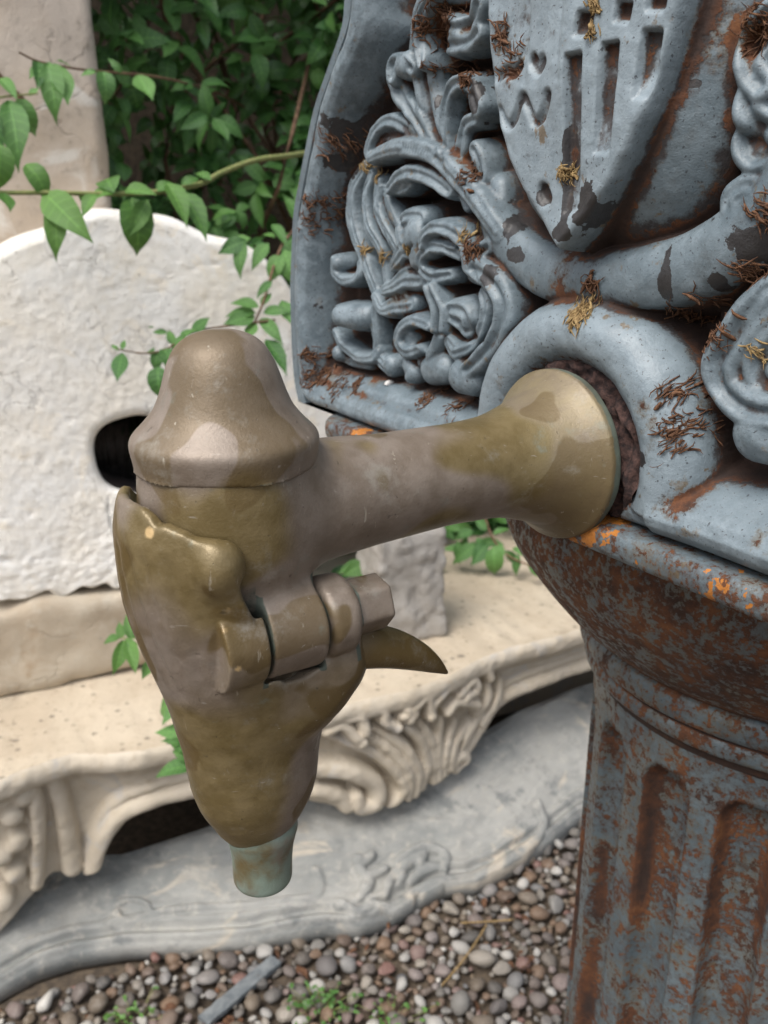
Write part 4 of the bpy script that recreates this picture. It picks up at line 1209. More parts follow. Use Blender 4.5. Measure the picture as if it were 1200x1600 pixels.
KB, KC = 21.5, -37.0                       # hinge axis
def build_tap():
    root = thing('tap', TAPO - ZUP * 0.162, 'weathered brass fountain tap with bell cap and hinged push lever', 'tap')
    L = np.array(root.location)
    def add(name, d, org, cell, mat, par=None):
        V, Q = surface_nets(d, org, cell)
        W = tap_pt(V) + TAPO - L
        c_, a_, b_ = V[:, 2], V[:, 0], V[:, 1]
        rk = np.hypot(b_ - KB, c_ - KC)
        jt = np.zeros(len(V))
        for a0 in (7.2, -15.8, -30.6):
            jt = np.maximum(jt, np.exp(-((a_ - a0) / 1.5) ** 2) * (rk < 19) * (b_ > 0))
        if name == 'body':
            jt = np.maximum(jt, np.exp(-((c_ - 19.4) / 1.3) ** 2) * (np.hypot(a_ - 4, b_) < 32.5) * 0.45)
            jt = np.maximum(jt, smooth(-a_, 146, 150) * 0.8)
            jt = np.maximum(jt, 0.6 * smooth(-c_, 2, 20) * (a_ > 8))
        if name == 'cap': jt = np.exp(-((c_ - 19.6) / 1.2) ** 2) * 0.5
        if name == 'lever': jt = np.maximum(jt, smooth(-c_, 128, 136) * 0.7)
        me = mesh_np(name, W, Q, {'joint': jt})
        return obj(name, me, mat, par or root)
    # ---- body: barrel, spout arm, middle knuckle, all one casting
    lo, hi, cell = (-159, -40, -58), (42, 44, 70), 0.75
    A, B, C = tap_grid(lo, hi, cell)
    rho = np.hypot(A - 4, B)
    prof = revolve_smooth([(0, 25.0), (20, 25.0), (29.4, 24.5), (30.3, 21.5), (30.7, 18.0), (31.4, 11), (31.7, 1), (31.2, -8), (28.8, -18), (24, -27), (15, -33), (0, -35)])
    d = lathe_sdf(prof, rho, C)
    rp = np.hypot(B, C)
    arm = [(0, 12.0), (18, 12), (23.5, 8), (23.6, -20), (22.4, -40), (21.2, -60), (20.6, -80), (20.8, -100), (21.9, -113), (24.0, -122.5), (27.2, -132), (31.2, -139.5), (35.0, -144.6), (37.4, -147.0), (37.6, -147.6), (37.6, -151.6), (37.0, -152.4), (0, -153)]
    arm = arm[:1] + revolve_smooth(arm[1:-5], 6) + arm[-5:]
    d_arm = lathe_sdf(arm, rp, A)
    d_body = smin(d, np.where(A < -120, 1e3, d_arm), 9.0)
    d_body = np.where(A < -60, d_arm, d_body)
    kn = cyl_a(A, B, C, -15.0, 6.3, KB, KC, 16.0, 1.2)
    d_body = smin(d_body, kn, 7.0)
    d_body = d_body + 0.10 * fnoise(A.shape, cell, 5, 71).astype(np.float32)
    fl = A < -133
    d_spout = d_body
    bo = add('body', d_spout, lo, cell, MAT['brass'])
    co = np.empty(len(bo.data.vertices) * 3); bo.data.vertices.foreach_get('co', co)
    aa = (co.reshape(-1, 3) + L - TAPO) @ PN * 1000
    bat = bo.data.attributes.new('brassy', 'FLOAT', 'POINT'); bat.data.foreach_set('value', smooth(-aa, 104, 138).astype(np.float32))
    # ---- bell cap
    lo, hi = (-31, -36, 12), (39, 36, 68)
    A, B, C = tap_grid(lo, hi, cell)
    rho = np.hypot(A - 4, B)
    prof = revolve_smooth([(0, 65.4), (5, 65.1), (10.5, 63.2), (14.6, 60), (17.4, 55.3), (19.1, 51), (20.4, 47), (21.7, 43.5), (23.4, 39.8), (25.7, 36.6), (28.4, 33.6), (30.8, 31.2), (32.0, 29.4), (32.3, 27.4), (31.9, 24.6), (31.4, 21.8), (31.0, 20.2), (29.0, 19.4), (0, 19.3)])
    d = lathe_sdf(prof, rho, C) + 0.08 * fnoise(A.shape, cell, 6, 72).astype(np.float32)
    add('cap', d, lo, cell, MAT['brass_cap'])
    # ---- push lever: a shell hung on the hinge, wrapping the outer end of the body and the spout
    lo, hi = (-56, -48, -140), (50, 50, 18)
    A, B, C = tap_grid(lo, hi, cell)
    cen_a = 2.0 * smooth(C, -70, -30)
    rho = np.hypot(A - cen_a, np.where(B > 0, B / (0.90 - 0.04 * smooth(-C, 10, 25)), B))
    out_p = [(0, 16), (38.5, 15.5), (39.2, 12), (41.0, 6), (42.3, -2), (42.3, -14), (41.2, -28), (38.4, -43), (35.3, -56), (31.6, -71), (28.2, -88), (26.4, -100), (25.2, -110), (22.7, -119), (17.6, -129), (13.2, -135.5), (11.0, -137.5), (0, -138)]
    outer = lathe_sdf(revolve_smooth(out_p, 4), rho, C)
    in_p = [(0, 40), (34.6, 39), (35.2, 8), (36.6, -14), (35.5, -30), (32.5, -46), (28, -62), (12, -72), (0, -73)]
    inner = lathe_sdf(revolve_smooth(in_p, 4), rho, C)
    shell = smax(outer, -inner, 1.2)
    phi = np.degrees(np.arctan2(B, A - cen_a))
    zt = np.interp(phi, [-180, -120, -95, -85, -62, -30, 0, 16, 23, 27, 32, 42, 52, 58, 63, 70, 78, 84, 92, 120, 150, 180],
                   [-50, -54, -52, -40, -4, 11.5, 12.5, 12.4, 10.6, 8.0, 8.6, 6.2, 3.4, 0.5, -6, -19, -31, -48, -53.5, -56, -54, -50]).astype(np.float32)
    shell = smax(shell, (C - zt) * 0.72, 1.6)
    # hump of the shoulder, hinge ears, lug under the right ear
    hump = np.sqrt(((A - 21) / 8) ** 2 + ((B - 31) / 7) ** 2 + ((C + 5) / 9) ** 2) - 1
    hump = hump * 8
    lever = smin(shell, hump, 5.0)
    ear = cyl_a(A, B, C, 8.0, 23.0, KB + 0.6, KC, 16.2, 0.9)
    ear = smax(ear, (A - 23 - 0.25 * (B - KB)) * 0.9, 0.8)
    lever = smin(lever, ear, 1.0)
    lug = (np.sqrt(((A + 25) / 15) ** 2 + ((B - 17) / 15) ** 2 + ((C + 56) / 17.5) ** 2) - 1) * 15
    neck = (np.sqrt(((A + 12) / 18) ** 2 + ((B - 18) / 12) ** 2 + ((C + 70) / 14) ** 2) - 1) * 12
    lever = smin(lever, smin(lug, neck, 6.0), 7.0)
    ear2 = cyl_a(A, B, C, -16.6, -30.2, KB, KC, 15.0, 4.0)
    # room for the middle knuckle and the body
    lever = smax(lever, -cyl_a(A, B, C, -16.4, 7.4, KB, KC, 17.2, 0.8), 0.6)
    body_clear = smax(np.hypot(A - 4, B) - 33.0, -(C + 36), 1.0)
    lever = smax(lever, -body_clear, 0.8)
    lever = smin(lever, ear2, 0.5)
    ear_gap = np.abs(A + 15.8) - 0.01
    # shallow chisel marks on the outer face
    lever = lever + 0.09 * fnoise(A.shape, cell, 4, 73).astype(np.float32) + 0.05 * fnoise(A.shape, cell, 1.4, 74).astype(np.float32)
    for pp, w, am_ in ((-14, 2.6, 0.7), (-3, 3.2, 1.1), (9, 2.6, 1.0), (19, 3.0, 0.9), (34, 4.0, 0.8)):
        gph = np.exp(-((phi - pp + 0.22 * C) / w) ** 2) * smooth(C, -58, -40) * (1 - smooth(C, -6, 1))
        lever = lever + am_ * gph.astype(np.float32)
    lev = add('lever', lever, lo, cell, MAT['brass_lever'])
    co = np.empty(len(lev.data.vertices) * 3); lev.data.vertices.foreach_get('co', co)
    W3 = co.reshape(-1, 3) + L - TAPO
    loc3 = np.stack([W3 @ PN, -(W3 @ PD), W3[:, 2]], -1) * 1000
    # bare brass where the lever knocks, and along its sharpest edges
    wr = np.zeros(len(loc3))
    for x, y, rad in ((232, 833, 2.0), (351, 985, 1.1), (372, 1045, 1.1), (210, 1013, 0.8), (357, 955, 0.9)):
        rr_ = ray(x, y); Wd = W3 + TAPO - CAM; k = Wd @ rr_ / (rr_ @ rr_)
        dist = np.linalg.norm(Wd - k[:, None] * rr_, axis=1)
        front = np.where(dist < 3e-3)[0]
        if len(front):
            cpt = loc3[front[np.argmin(k[front] + dist[front] * 4)]]
            wr = np.maximum(wr, smooth(np.linalg.norm(loc3 - cpt, axis=1), rad * 1.1, rad * 0.7))
    wat = lev.data.attributes.new('worn', 'FLOAT', 'POINT'); wat.data.foreach_set('value', wr.astype(np.float32))
    # ---- hinge pin
    lo, hi, cc = (-49, KB - 13, KC - 13), (-28, KB + 13, KC + 13), 0.6
    A, B, C = tap_grid(lo, hi, cc)
    d = cyl_a(A, B, C, -29, -45.5, KB, KC + 0.5, 10.9, 1.0)
    for ang in (0.35, 0.35 + math.pi / 3, 0.35 + 2 * math.pi / 3):
        d = smax(d, np.abs((B - KB) * math.cos(ang) + (C - KC - 0.5) * math.sin(ang)) - 9.6, 0.9)
    add('hinge_pin', d, lo, cc, MAT['brass_cap'])
    # ---- thumb spur behind the hinge
    tipp = None
    path = catmull([(-24, 19, -52.5), (-36, 19.5, -54.5), (-48, 20, -58.5), (-60, 20.5, -64.5), (-70, 21, -71), (-77.5, 21.5, -77.0)], 8)
    V, Fc = [], []
    npt = len(path)
    for i, p in enumerate(path):
        f = i / (npt - 1)
        hgt = 8.8 * (1 - f ** 2.2) + 0.7; wid = 9.6 * (1 - f ** 1.8) + 0.7
        tg = path[min(i + 1, npt - 1)] - path[max(i - 1, 0)]; tg /= np.linalg.norm(tg)
        sd = np.array([0, 1.0, 0]); upv = np.cross(tg, sd); upv *= np.sign(upv[2]) ; upv /= np.linalg.norm(upv)
        for k in range(12):
            t = 2 * math.pi * k / 12
            x, y = math.cos(t), math.sin(t)
            # ridged above, flatter below
            x = math.copysign(abs(x) ** 0.8, x); y = math.copysign(abs(y) ** (1.25 if y > 0 else 0.7), y)
            V.append(p + sd * x * wid + upv * y * hgt * (1.1 if y > 0 else 0.8))
    V = np.array(V)
    idx = np.arange(npt * 12).reshape(npt, 12)
    Q = np.stack([idx[:-1], np.roll(idx, -1, 1)[:-1], np.roll(idx, -1, 1)[1:], idx[1:]], -1).reshape(-1, 4)
    capf = np.array([[idx[-1, 0], idx[-1, k], idx[-1, k + 1]] for k in range(1, 11)])
    obj('thumb_spur', mesh_np('thumb_spur', tap_pt(V) + TAPO - L, [Q, capf]), MAT['brass_lever'], lev)
    # ---- outlet nozzle, hollow
    pr = [(9.0, -120), (14.5, -132), (13.9, -138), (12.9, -143), (12.3, -150), (12.2, -156), (12.0, -158.5), (11.4, -159.8), (10.2, -159.8), (9.4, -158), (9.2, -150), (9.0, -125)]
    pr = np.vstack([catmull(pr, 4)])
    th = np.linspace(0, 2 * math.pi, 64, endpoint=False)
    V = np.stack([pr[:, :1] * np.cos(th) + (-1.5 - 0.02 * (pr[:, 1:] + 138)), pr[:, :1] * np.sin(th), np.repeat(pr[:, 1:], 64, 1)], -1)
    idx = np.arange(len(pr) * 64).reshape(len(pr), 64)
    Q = np.stack([idx[:-1], np.roll(idx, -1, 1)[:-1], np.roll(idx, -1, 1)[1:], idx[1:]], -1).reshape(-1, 4)
    obj('nozzle', mesh_np('nozzle', tap_pt(V.reshape(-1, 3)) + TAPO - L, Q), MAT['brass_green'], root)
    # worn bright spot low on the lever's outer lip
    return root
tap = build_tap()

# ---- rusty putty packed between flange and panel
def build_putty():
    na, nr = 140, 14
    th = np.linspace(0, 2 * math.pi, na, endpoint=False)
    rr = np.linspace(30, 42, nr)
    TH, RR = np.meshgrid(th, rr, indexing='ij')
    nz = fnoise(TH.shape, 1, 1.4, 81) * 1.5 + fnoise(TH.shape, 1, 4, 82) * 1.2
    u, v = RR * np.cos(TH), RR * np.sin(TH)
    v = np.maximum(v, -23)
    h = np.interp(RR, [30, 37, 39.5, 42], [-1, -1, -2, -5]) + nz
    P = (u[..., None] * PD + v[..., None] * ZUP + h[..., None] * PN) / 1000
    idx = np.arange(na * nr).reshape(na, nr)
    r2 = np.roll(idx, -1, 0)
    Q = np.stack([idx[:, :-1], r2[:, :-1], r2[:, 1:], idx[:, 1:]], -1).reshape(-1, 4)
    L = np.array(panel.location)
    obj('putty', mesh_np('putty', P.reshape(-1, 3) + F0 - L, Q), MAT['dirt'], panel)
build_putty()

# ================================================================== DRY LITTER ON THE PANEL
def tube(path, rad, k=4):
    path = np.asarray(path, float); n = len(path)
    V = []
    for i, p in enumerate(path):
        tg = path[min(i + 1, n - 1)] - path[max(i - 1, 0)]; tg = tg / (np.linalg.norm(tg) + 1e-9)
        a = np.cross(tg, [0.3, 0.2, 0.93]); a /= np.linalg.norm(a) + 1e-9; b = np.cross(tg, a)
        w = rad[i] if np.ndim(rad) else rad
        for q in range(k):
            t = 2 * math.pi * q / k
            V.append(p + w * (math.cos(t) * a + math.sin(t) * b))
    idx = np.arange(n * k).reshape(n, k)
    Q = np.stack([idx[:-1], np.roll(idx, -1, 1)[:-1], np.roll(idx, -1, 1)[1:], idx[1:]], -1).reshape(-1, 4)
    return np.array(V), Q
def join(parts):
    V, Q, o = [], [], 0
    for v, q in parts:
        V.append(v); Q.append(q + o); o += len(v)
    return np.concatenate(V), np.concatenate(Q)
def litter(x, y, n, spread, length, seed, main=None, width=0.36):
    """dry fibres lying on the relief round a sighted point"""
    r = np.random.default_rng(seed)
    hit = panel_hit(x, y)
    if hit is None: return None, None
    parts = []
    for i in range(n):
        u = hit[0] + r.normal(0, spread * 0.62); v = hit[1] + r.normal(0, spread * 0.55)
        ang = (main if main is not None else r.uniform(0, math.pi)) + r.normal(0, 0.55)
        ln = length * r.uniform(0.25, 0.95); cv = r.normal(0, 0.6)
        pts = []
        m = 5
        for k in range(m):
            f = k / (m - 1) - 0.5
            a = ang + cv * f
            pu, pv = u + math.cos(a) * ln * f, v + math.sin(a) * ln * f
            pts.append((pu, pv))
        hs = [panel_h(*p) for p in pts]
        hm = np.median(hs)
        lift = r.uniform(0.2, 1.6)
        path = [panel_pt(p[0], p[1], max(min(h, hm + 2.5), hm - 1.5) + lift + r.normal(0, 0.4)) for p, h in zip(pts, hs)]
        w = width * r.uniform(0.4, 1.3) * (2.2 if r.random() < 0.12 else 1) / 1000
        parts.append(tube(path, [w * 0.4, w, w, w * 0.8, w * 0.25], 4))
    return hit, join(parts)
CL = [  # x, y, count, spread mm, length mm, direction, material, label
    (700, 20, 90, 7, 12, None, 'fibre', 'thick tuft of dry brown fibres behind the top acanthus leaf'),
    (675, 45, 60, 6, 10, None, 'fibre', 'curled dry brown fibres in the hollow of the tall acanthus leaf'),
    (705, 108, 34, 3.5, 7, None, 'fibre', 'dry fibre clump at the lip of the tall acanthus leaf'),
    (540, 225, 70, 8, 14, 0.8, 'fibre', 'tangle of dry fibres in the bare patch on the panel border'),
    (520, 320, 80, 8, 10, None, 'fibre', 'dry fibre litter on the border left of the feather fan'),
    (505, 350, 50, 8, 9, None, 'fibre', 'loose dry fibre litter low on the border beside the feather fan'),
    (575, 258, 26, 3.5, 9, 1.2, 'straw', 'dry straw tuft resting on the end of the curled acanthus stem'),
    (592, 275, 8, 1.2, 13, 1.9, 'straw', 'short straw stick hanging below the curled acanthus stem'),
    (490, 555, 40, 4, 12, 2.5, 'fibre', 'stiff brown bract on the lower left border'),
    (495, 590, 90, 8, 9, None, 'fibre', 'heap of brown litter in the lower left corner of the border'),
    (530, 600, 46, 9, 6, None, 'fibre', 'scattered brown litter along the foot of the panel'),
    (560, 600, 30, 3, 10, 1.8, 'fibre', 'small brown sprig on the foot border under the small curl'),
    (570, 390, 20, 2.5, 11, 2.1, 'straw', 'straw splinter on the feather fan'),
    (600, 400, 20, 2.5, 12, 2.1, 'straw', 'straw splinter between the fan and the leaf lobes'),
    (640, 390, 10, 1.2, 12, 2.0, 'straw', 'curved straw splinter against the frilled curl'),
    (670, 620, 50, 4, 9, 0.05, 'fibre', 'brown caterpillar shaped catkin on the foot border'),
    (715, 635, 30, 6, 6, None, 'fibre', 'brown litter on the foot border beside the collar'),
    (735, 390, 60, 4.5, 9, 1.6, 'fibre', 'spiky dry flower head at the root of the acanthus stem'),
    (735, 365, 18, 4, 15, 1.5, 'straw', 'thin upright dry stalks at the root of the acanthus stem'),
    (785, 50, 30, 4.5, 12, 0.5, 'fibre', 'forked brown stalk across the upper left of the shield'),
    (800, 85, 26, 7, 9, 0.6, 'fibre', 'thin brown stalks below the forked stalk on the shield'),
    (930, 8, 40, 2.5, 8, 1.4, 'straw', 'yellow straw tuft at the top of the shield'),
    (925, 48, 30, 2.0, 8, 1.4, 'straw', 'yellow straw tuft wedged in a slot of the shield'),
    (893, 270, 46, 3.0, 7, 1.5, 'straw', 'star shaped straw tuft on the shield above its tip'),
    (908, 487, 70, 4.0, 14, 1.5, 'straw', 'fan shaped dry flower head on top of the spout collar'),
    (925, 445, 26, 3.0, 12, 2.1, 'fibre', 'bent brown stalk above the spout collar'),
    (1052, 612, 46, 4.2, 8, 2.1, 'fibre', 'large brown fibre clump on the right of the spout collar'),
    (1070, 665, 60, 5, 5, None, 'fibre', 'dark litter lodged right of the spout collar'),
    (1062, 690, 40, 7, 9, 2.3, 'fibre', 'thin brown fibres hanging low right of the collar'),
    (1118, 520, 60, 5, 9, 1.3, 'fibre', 'rusty brown fibre clump in the hollow beside the right scroll'),
    (1085, 490, 40, 4, 10, 2.2, 'fibre', 'brown fibres in the joint between ribbon and collar'),
    (1125, 470, 20, 4, 8, 0.6, 'fibre', 'forked dry stalks on the ribbon near the right scroll'),
    (1175, 425, 44, 4.5, 10, 0.5, 'fibre', 'long brown bract along the top of the right scroll'),
    (1185, 550, 16, 3, 9, 0.6, 'straw', 'pale straw splinter on the right scroll'),
    (1190, 40, 60, 6, 9, None, 'fibre', 'dry litter at the upper right edge of the cartouche'),
    (1190, 330, 40, 5, 12, 0.7, 'fibre', 'brown fibres beside the small right curl'),
    (958, 745, 60, 4, 6, None, 'fibre', 'crumbs of litter along the right edge of the brass flange'),
    (905, 575, 8, 1.5, 9, 2.6, 'straw', 'single straw stick on the putty above the flange'),
    (730, 120, 44, 5, 8, None, 'fibre', 'dark litter packed between leaf bud and cartouche'),
    (735, 270, 44, 5, 6, None, 'fibre', 'small litter packed beside the lower cartouche edge'),
]
def scatter_litter():
    seen = set()
    for i, (x, y, n, sp, ln, dr, mt, lb) in enumerate(CL):
        hit, vq = litter(x, y, n, sp, ln, 300 + i, dr)
        if hit is None: continue
        V, Q = vq
        loc = panel_pt(hit[0], hit[1], hit[2])
        obj('dry_litter', mesh_np('dry_litter', V - loc, Q), MAT[mt], None, lb, 'plant litter', 'dry plant litter on the fountain panel', 'stuff', loc=loc)
    # white chip at the foot
    hit = panel_hit(611, 598)
    P = panel_pt(hit[0], hit[1], hit[2] + 1.5)
    obj('stone_chip', mesh_np('stone_chip', PEB[3] * np.array([0.0036, 0.003, 0.0042]), ICF, smooth_shade=False), MAT['white'], None, 'tiny white chip lying on the foot of the panel', 'stone chip', loc=P)
scatter_litter()
# ================================================================== FOLIAGE
def leaf_mesh(name, wid, fold, curl, twist, seed):
    r = np.random.default_rng(seed)
    ys = np.array([0, 0.07, 0.18, 0.32, 0.48, 0.63, 0.77, 0.89, 1.0])
    ws = np.array([0.02, 0.30, 0.72, 0.97, 1.0, 0.84, 0.55, 0.22, 0.0]) * wid
    xs = np.array([-1, -0.5, 0, 0.5, 1])
    V, mid, ln = [], [], []
    for y, w in zip(ys, ws):
        a = curl * y
        cy = math.sin(a) / curl if abs(curl) > 1e-3 else y
        cz = -(1 - math.cos(a)) / curl if abs(curl) > 1e-3 else 0
        for x in xs:
            px = x * w
            z = abs(px) * fold - 0.35 * fold * px * px / max(wid, 1e-3) + 0.10 * wid * math.sin(8 * y + 3 * x + seed) * abs(x)
            tw = twist * y
            V.append((px * math.cos(tw) - z * math.sin(tw), cy - z * math.sin(a) * 0.6, cz + z * math.cos(tw) + px * math.sin(tw)))
            mid.append(x); ln.append(y)
    return np.array(V), grid_faces(len(ys), 5), np.array([mid, ln])
LV = [leaf_mesh('leaf', w, f, c, t, i) for i, (w, f, c, t) in enumerate([(0.225, 0.45, 0.9, 0.15), (0.25, 0.3, 1.4, -0.3), (0.20, 0.6, 0.6, 0.35), (0.26, 0.35, 1.9, 0.1), (0.19, 0.55, 1.2, -0.4), (0.27, 0.25, 0.4, 0.2)])]
LM = {}
for key in ('leaf', 'leaf_light'):
    LM[key] = []
    for V, Q, mid in LV:
        me = mesh_np('leaf', V, Q, {'mid': mid[0], 'len': mid[1]}); me.materials.append(MAT[key]); LM[key].append(me)
def leaf_frame(p, tip_dir, nrm, size):
    y = np.asarray(tip_dir, float); y = y / np.linalg.norm(y)
    x = np.cross(y, nrm); x /= np.linalg.norm(x) + 1e-9
    z = np.cross(x, y)
    return np.column_stack([x, y, z]) * size, np.asarray(p, float)
def leaf_obj(parent, key, k, M3, p):
    o = obj('leaf', LM[key][k], None, parent)
    m = Matrix(M3.tolist()).to_4x4()
    m.translation = Vector((p - np.array(parent.location)).tolist())
    o.matrix_local = m
    return o

def shoot_leaves(r, p, axis, n, size, droop=0.35):
    """a rosette of leaves round a shoot tip"""
    axis = axis / np.linalg.norm(axis)
    a = np.cross(axis, [0.1, 0.2, 1.0]); a /= np.linalg.norm(a); b = np.cross(axis, a)
    out = []
    ph = r.uniform(0, 6.28)
    for i in range(n):
        t = ph + i * 2.4 + r.normal(0, 0.25)
        side = math.cos(t) * a + math.sin(t) * b
        back = i / n
        dirv = side * r.uniform(0.8, 1.1) + axis * (0.85 - 1.0 * back) + np.array([0, 0, -droop * r.uniform(0.3, 1.4)])
        pos = p - axis * size * 1.1 * back + side * size * 0.08
        nrm = axis + 0.5 * np.array([0, 0, 1.0]) + 0.25 * r.standard_normal(3)
        out.append((r.integers(6), *leaf_frame(pos, dirv, nrm, size * r.uniform(0.7, 1.15))))
    return out
def hedge():
    r = np.random.default_rng(17)
    root = thing('hedge', SP(np.array(0.2), np.array(-0.75), np.array(0.0)), 'dense dark green leafy hedge growing behind the stones', 'hedge')
    leaves = []
    for layer, (dep, cnt) in enumerate([(-0.56, 860), (-0.66, 800), (-0.80, 600), (-0.98, 500)]):
        for i in range(cnt):
            t = r.uniform(-0.62, 1.55); z = r.uniform(0.12, 1.95)
            off = dep + 0.05 * math.sin(5 * t + 2 * z) + 0.05 * math.sin(9 * z - 4 * t + 1) + r.normal(0, 0.03)
            p = SP(np.array(t), np.array(off), np.array(z))
            ax = SN * r.uniform(0.4, 1.0) + ST * r.normal(0, 0.5) + ZUP * r.normal(0.25, 0.45)
            X, Y = proj(p)
            vis = layer == 0 and ((135 < X < 540 and -20 < Y < 370) or (690 < X < 860 and 815 < Y < 900))
            for lf in shoot_leaves(r, p, ax, r.integers(6, 10), r.uniform(0.042, 0.064)):
                leaves.append((vis, lf))
    vis = [l for v, l in leaves if v][:300]
    rest = [l for v, l in leaves if not v] + [l for v, l in leaves if v][300:]
    for k, M3, p in vis: leaf_obj(root, 'leaf', k, M3, p)
    VV, QQ, MM, o = [], [], [], 0
    L = np.array(root.location)
    for k, M3, p in rest:
        V, Q, mid = LV[k]
        VV.append(V @ M3.T + p - L); QQ.append(Q + o); MM.append(mid); o += len(V)
    obj('foliage', mesh_np('foliage', np.concatenate(VV), np.concatenate(QQ), {'mid': np.concatenate(MM, 1)[0], 'len': np.concatenate(MM, 1)[1]}), MAT['leaf'], root, kind='stuff')
    parts = []
    for i in range(60):
        t = r.uniform(-0.6, 1.5); z0 = r.uniform(0, 0.4); off = r.uniform(-1.0, -0.66)
        pts = [SP(np.array(t + 0.06 * k * r.normal(0, 0.5)), np.array(off + 0.03 * k * r.normal(0, 1)), np.array(z0 + 0.25 * k)) for k in range(6)]
        parts.append(tube(catmull(pts, 3), 0.004, 5))
    V, Q = join(parts)
    obj('branches', mesh_np('branches', V - L, Q), MAT['twig'], root, kind='stuff')
hedge()

def sprig(name, label, stem, leaves, rad, stem_mat, group=None, key='leaf_light', cat='branch', extra=None):
    """stem: [(x, y, depth)], leaves: [(bx, by, tx, ty, depth, dz)] sighted base and tip, dz = tip nearer(+)/farther(-)"""
    P = np.array([at(x, y, z) for x, y, z in stem])
    root = thing(name, P[0], label, cat, group)
    c = catmull(P, 6)
    V, Q = tube(c, np.linspace(rad, rad * 0.55, len(c)), 7)
    obj('stem', mesh_np('stem', V - P[0], Q), MAT[stem_mat], root)
    r = np.random.default_rng(abs(hash(label)) % 1000 if False else len(label) * 7 + len(leaves))
    for (bx, by, tx, ty, z, dz) in leaves:
        b = at(bx, by, z); t = at(tx, ty, z - dz)
        d = t - b; ln = np.linalg.norm(d)
        nrm = 0.75 * (CAM - b) / np.linalg.norm(CAM - b) + np.array([0, 0, 0.8]) + 0.25 * r.standard_normal(3)
        M3, p = leaf_frame(b, d, nrm, ln * 0.9)
        leaf_obj(root, key, r.integers(6), M3, b)
        # short petiole from the stem
    return root
# long arching branch in front of the pale stones
sprig('branch', 'long arching branch with drooping light green leaves across the white stone', 
      [(620, 240, 1.55), (520, 236, 1.36), (445, 244, 1.22), (400, 250, 1.18), (350, 268, 1.14), (310, 288, 1.10), (240, 300, 1.06), (160, 303, 1.03), (80, 301, 1.0), (0, 301, 0.98), (-90, 296, 0.96)],
      [(178, 302, 144, 226, 1.03, 0.0), (195, 298, 240, 292, 1.03, 0.03), (283, 290, 316, 260, 1.08, 0.0), (262, 285, 300, 345, 1.06, 0.03), (178, 304, 112, 276, 1.03, 0.02), (68, 300, 130, 362, 1.0, 0.04),
       (84, 318, 97, 398, 1.0, 0.03), (205, 310, 236, 384, 1.04, 0.04), (232, 312, 196, 372, 1.04, 0.02), (285, 300, 332, 366, 1.08, 0.03), (40, 257, 92, 288, 0.99, 0.02), (-6, 224, 22, 286, 0.97, 0.03), (5, 302, 20, 326, 0.97, 0.02),
       (150, 303, 120, 330, 1.02, 0.03), (120, 302, 160, 335, 1.02, -0.03), (245, 300, 275, 262, 1.06, 0.0), (330, 282, 300, 255, 1.10, 0.0), (-30, 300, -60, 350, 0.96, 0.03)], 0.0042, 'green_stem')
sprig('branch', 'upper leafy twig with hanging dark leaves before the tan slab',
      [(420, 190, 1.75), (350, 150, 1.52), (290, 130, 1.36), (230, 118, 1.27), (160, 112, 1.2), (110, 106, 1.14), (60, 96, 1.1), (30, 82, 1.08)],
      [(75, 98, 95, 178, 1.1, 0.03), (70, 100, 40, 118, 1.1, 0.02), (60, 96, 62, 130, 1.1, 0.03), (110, 104, 88, 88, 1.12, 0.02), (150, 112, 125, 110, 1.15, 0.02), (85, 100, 110, 160, 1.11, 0.02), (160, 112, 180, 140, 1.17, 0.03), (190, 114, 170, 85, 1.2, 0.02), (215, 118, 240, 150, 1.24, 0.03)], 0.0022, 'twig', key='leaf')
sprig('branch', 'leafy twig end entering at the left edge above the arching branch',
      [(-120, 190, 1.0), (-60, 165, 1.02), (0, 152, 1.04), (60, 146, 1.06)],
      [(14, 158, 42, 244, 1.04, 0.04), (28, 155, 50, 206, 1.05, 0.02), (0, 122, 26, 146, 1.04, 0.02), (-20, 165, -10, 240, 1.03, 0.03), (45, 150, 62, 130, 1.06, 0)], 0.0018, 'green_stem', key='leaf')
sprig('branch', 'bushy sprig of pointed leaves hanging beside the panel edge',
      [(600, 300, 1.6), (500, 330, 1.34), (450, 370, 1.24), (430, 410, 1.20), (412, 470, 1.17), (395, 510, 1.16)],
      [(385, 376, 336, 394, 1.2, 0.02), (380, 378, 366, 428, 1.2, 0.03), (392, 372, 350, 372, 1.21, 0.02), (420, 380, 384, 415, 1.2, 0.02), (430, 372, 400, 352, 1.22, 0.0), (440, 400, 410, 430, 1.2, 0.03), (445, 390, 455, 440, 1.2, 0.03), (425, 350, 452, 380, 1.22, 0.02),
       (405, 480, 358, 458, 1.16, 0.02), (400, 490, 340, 480, 1.16, 0.02), (398, 495, 345, 500, 1.16, 0.03), (410, 480, 420, 440, 1.17, 0), (412, 490, 455, 470, 1.17, 0.02), (405, 500, 450, 520, 1.17, 0.03), (400, 505, 380, 530, 1.16, 0.02), (425, 440, 395, 460, 1.18, 0.02),
       (440, 470, 462, 510, 1.18, 0.02), (420, 540, 450, 545, 1.17, 0.02), (415, 530, 456, 580, 1.17, 0.03), (430, 430, 458, 420, 1.2, 0.0)], 0.0026, 'twig', key='leaf')
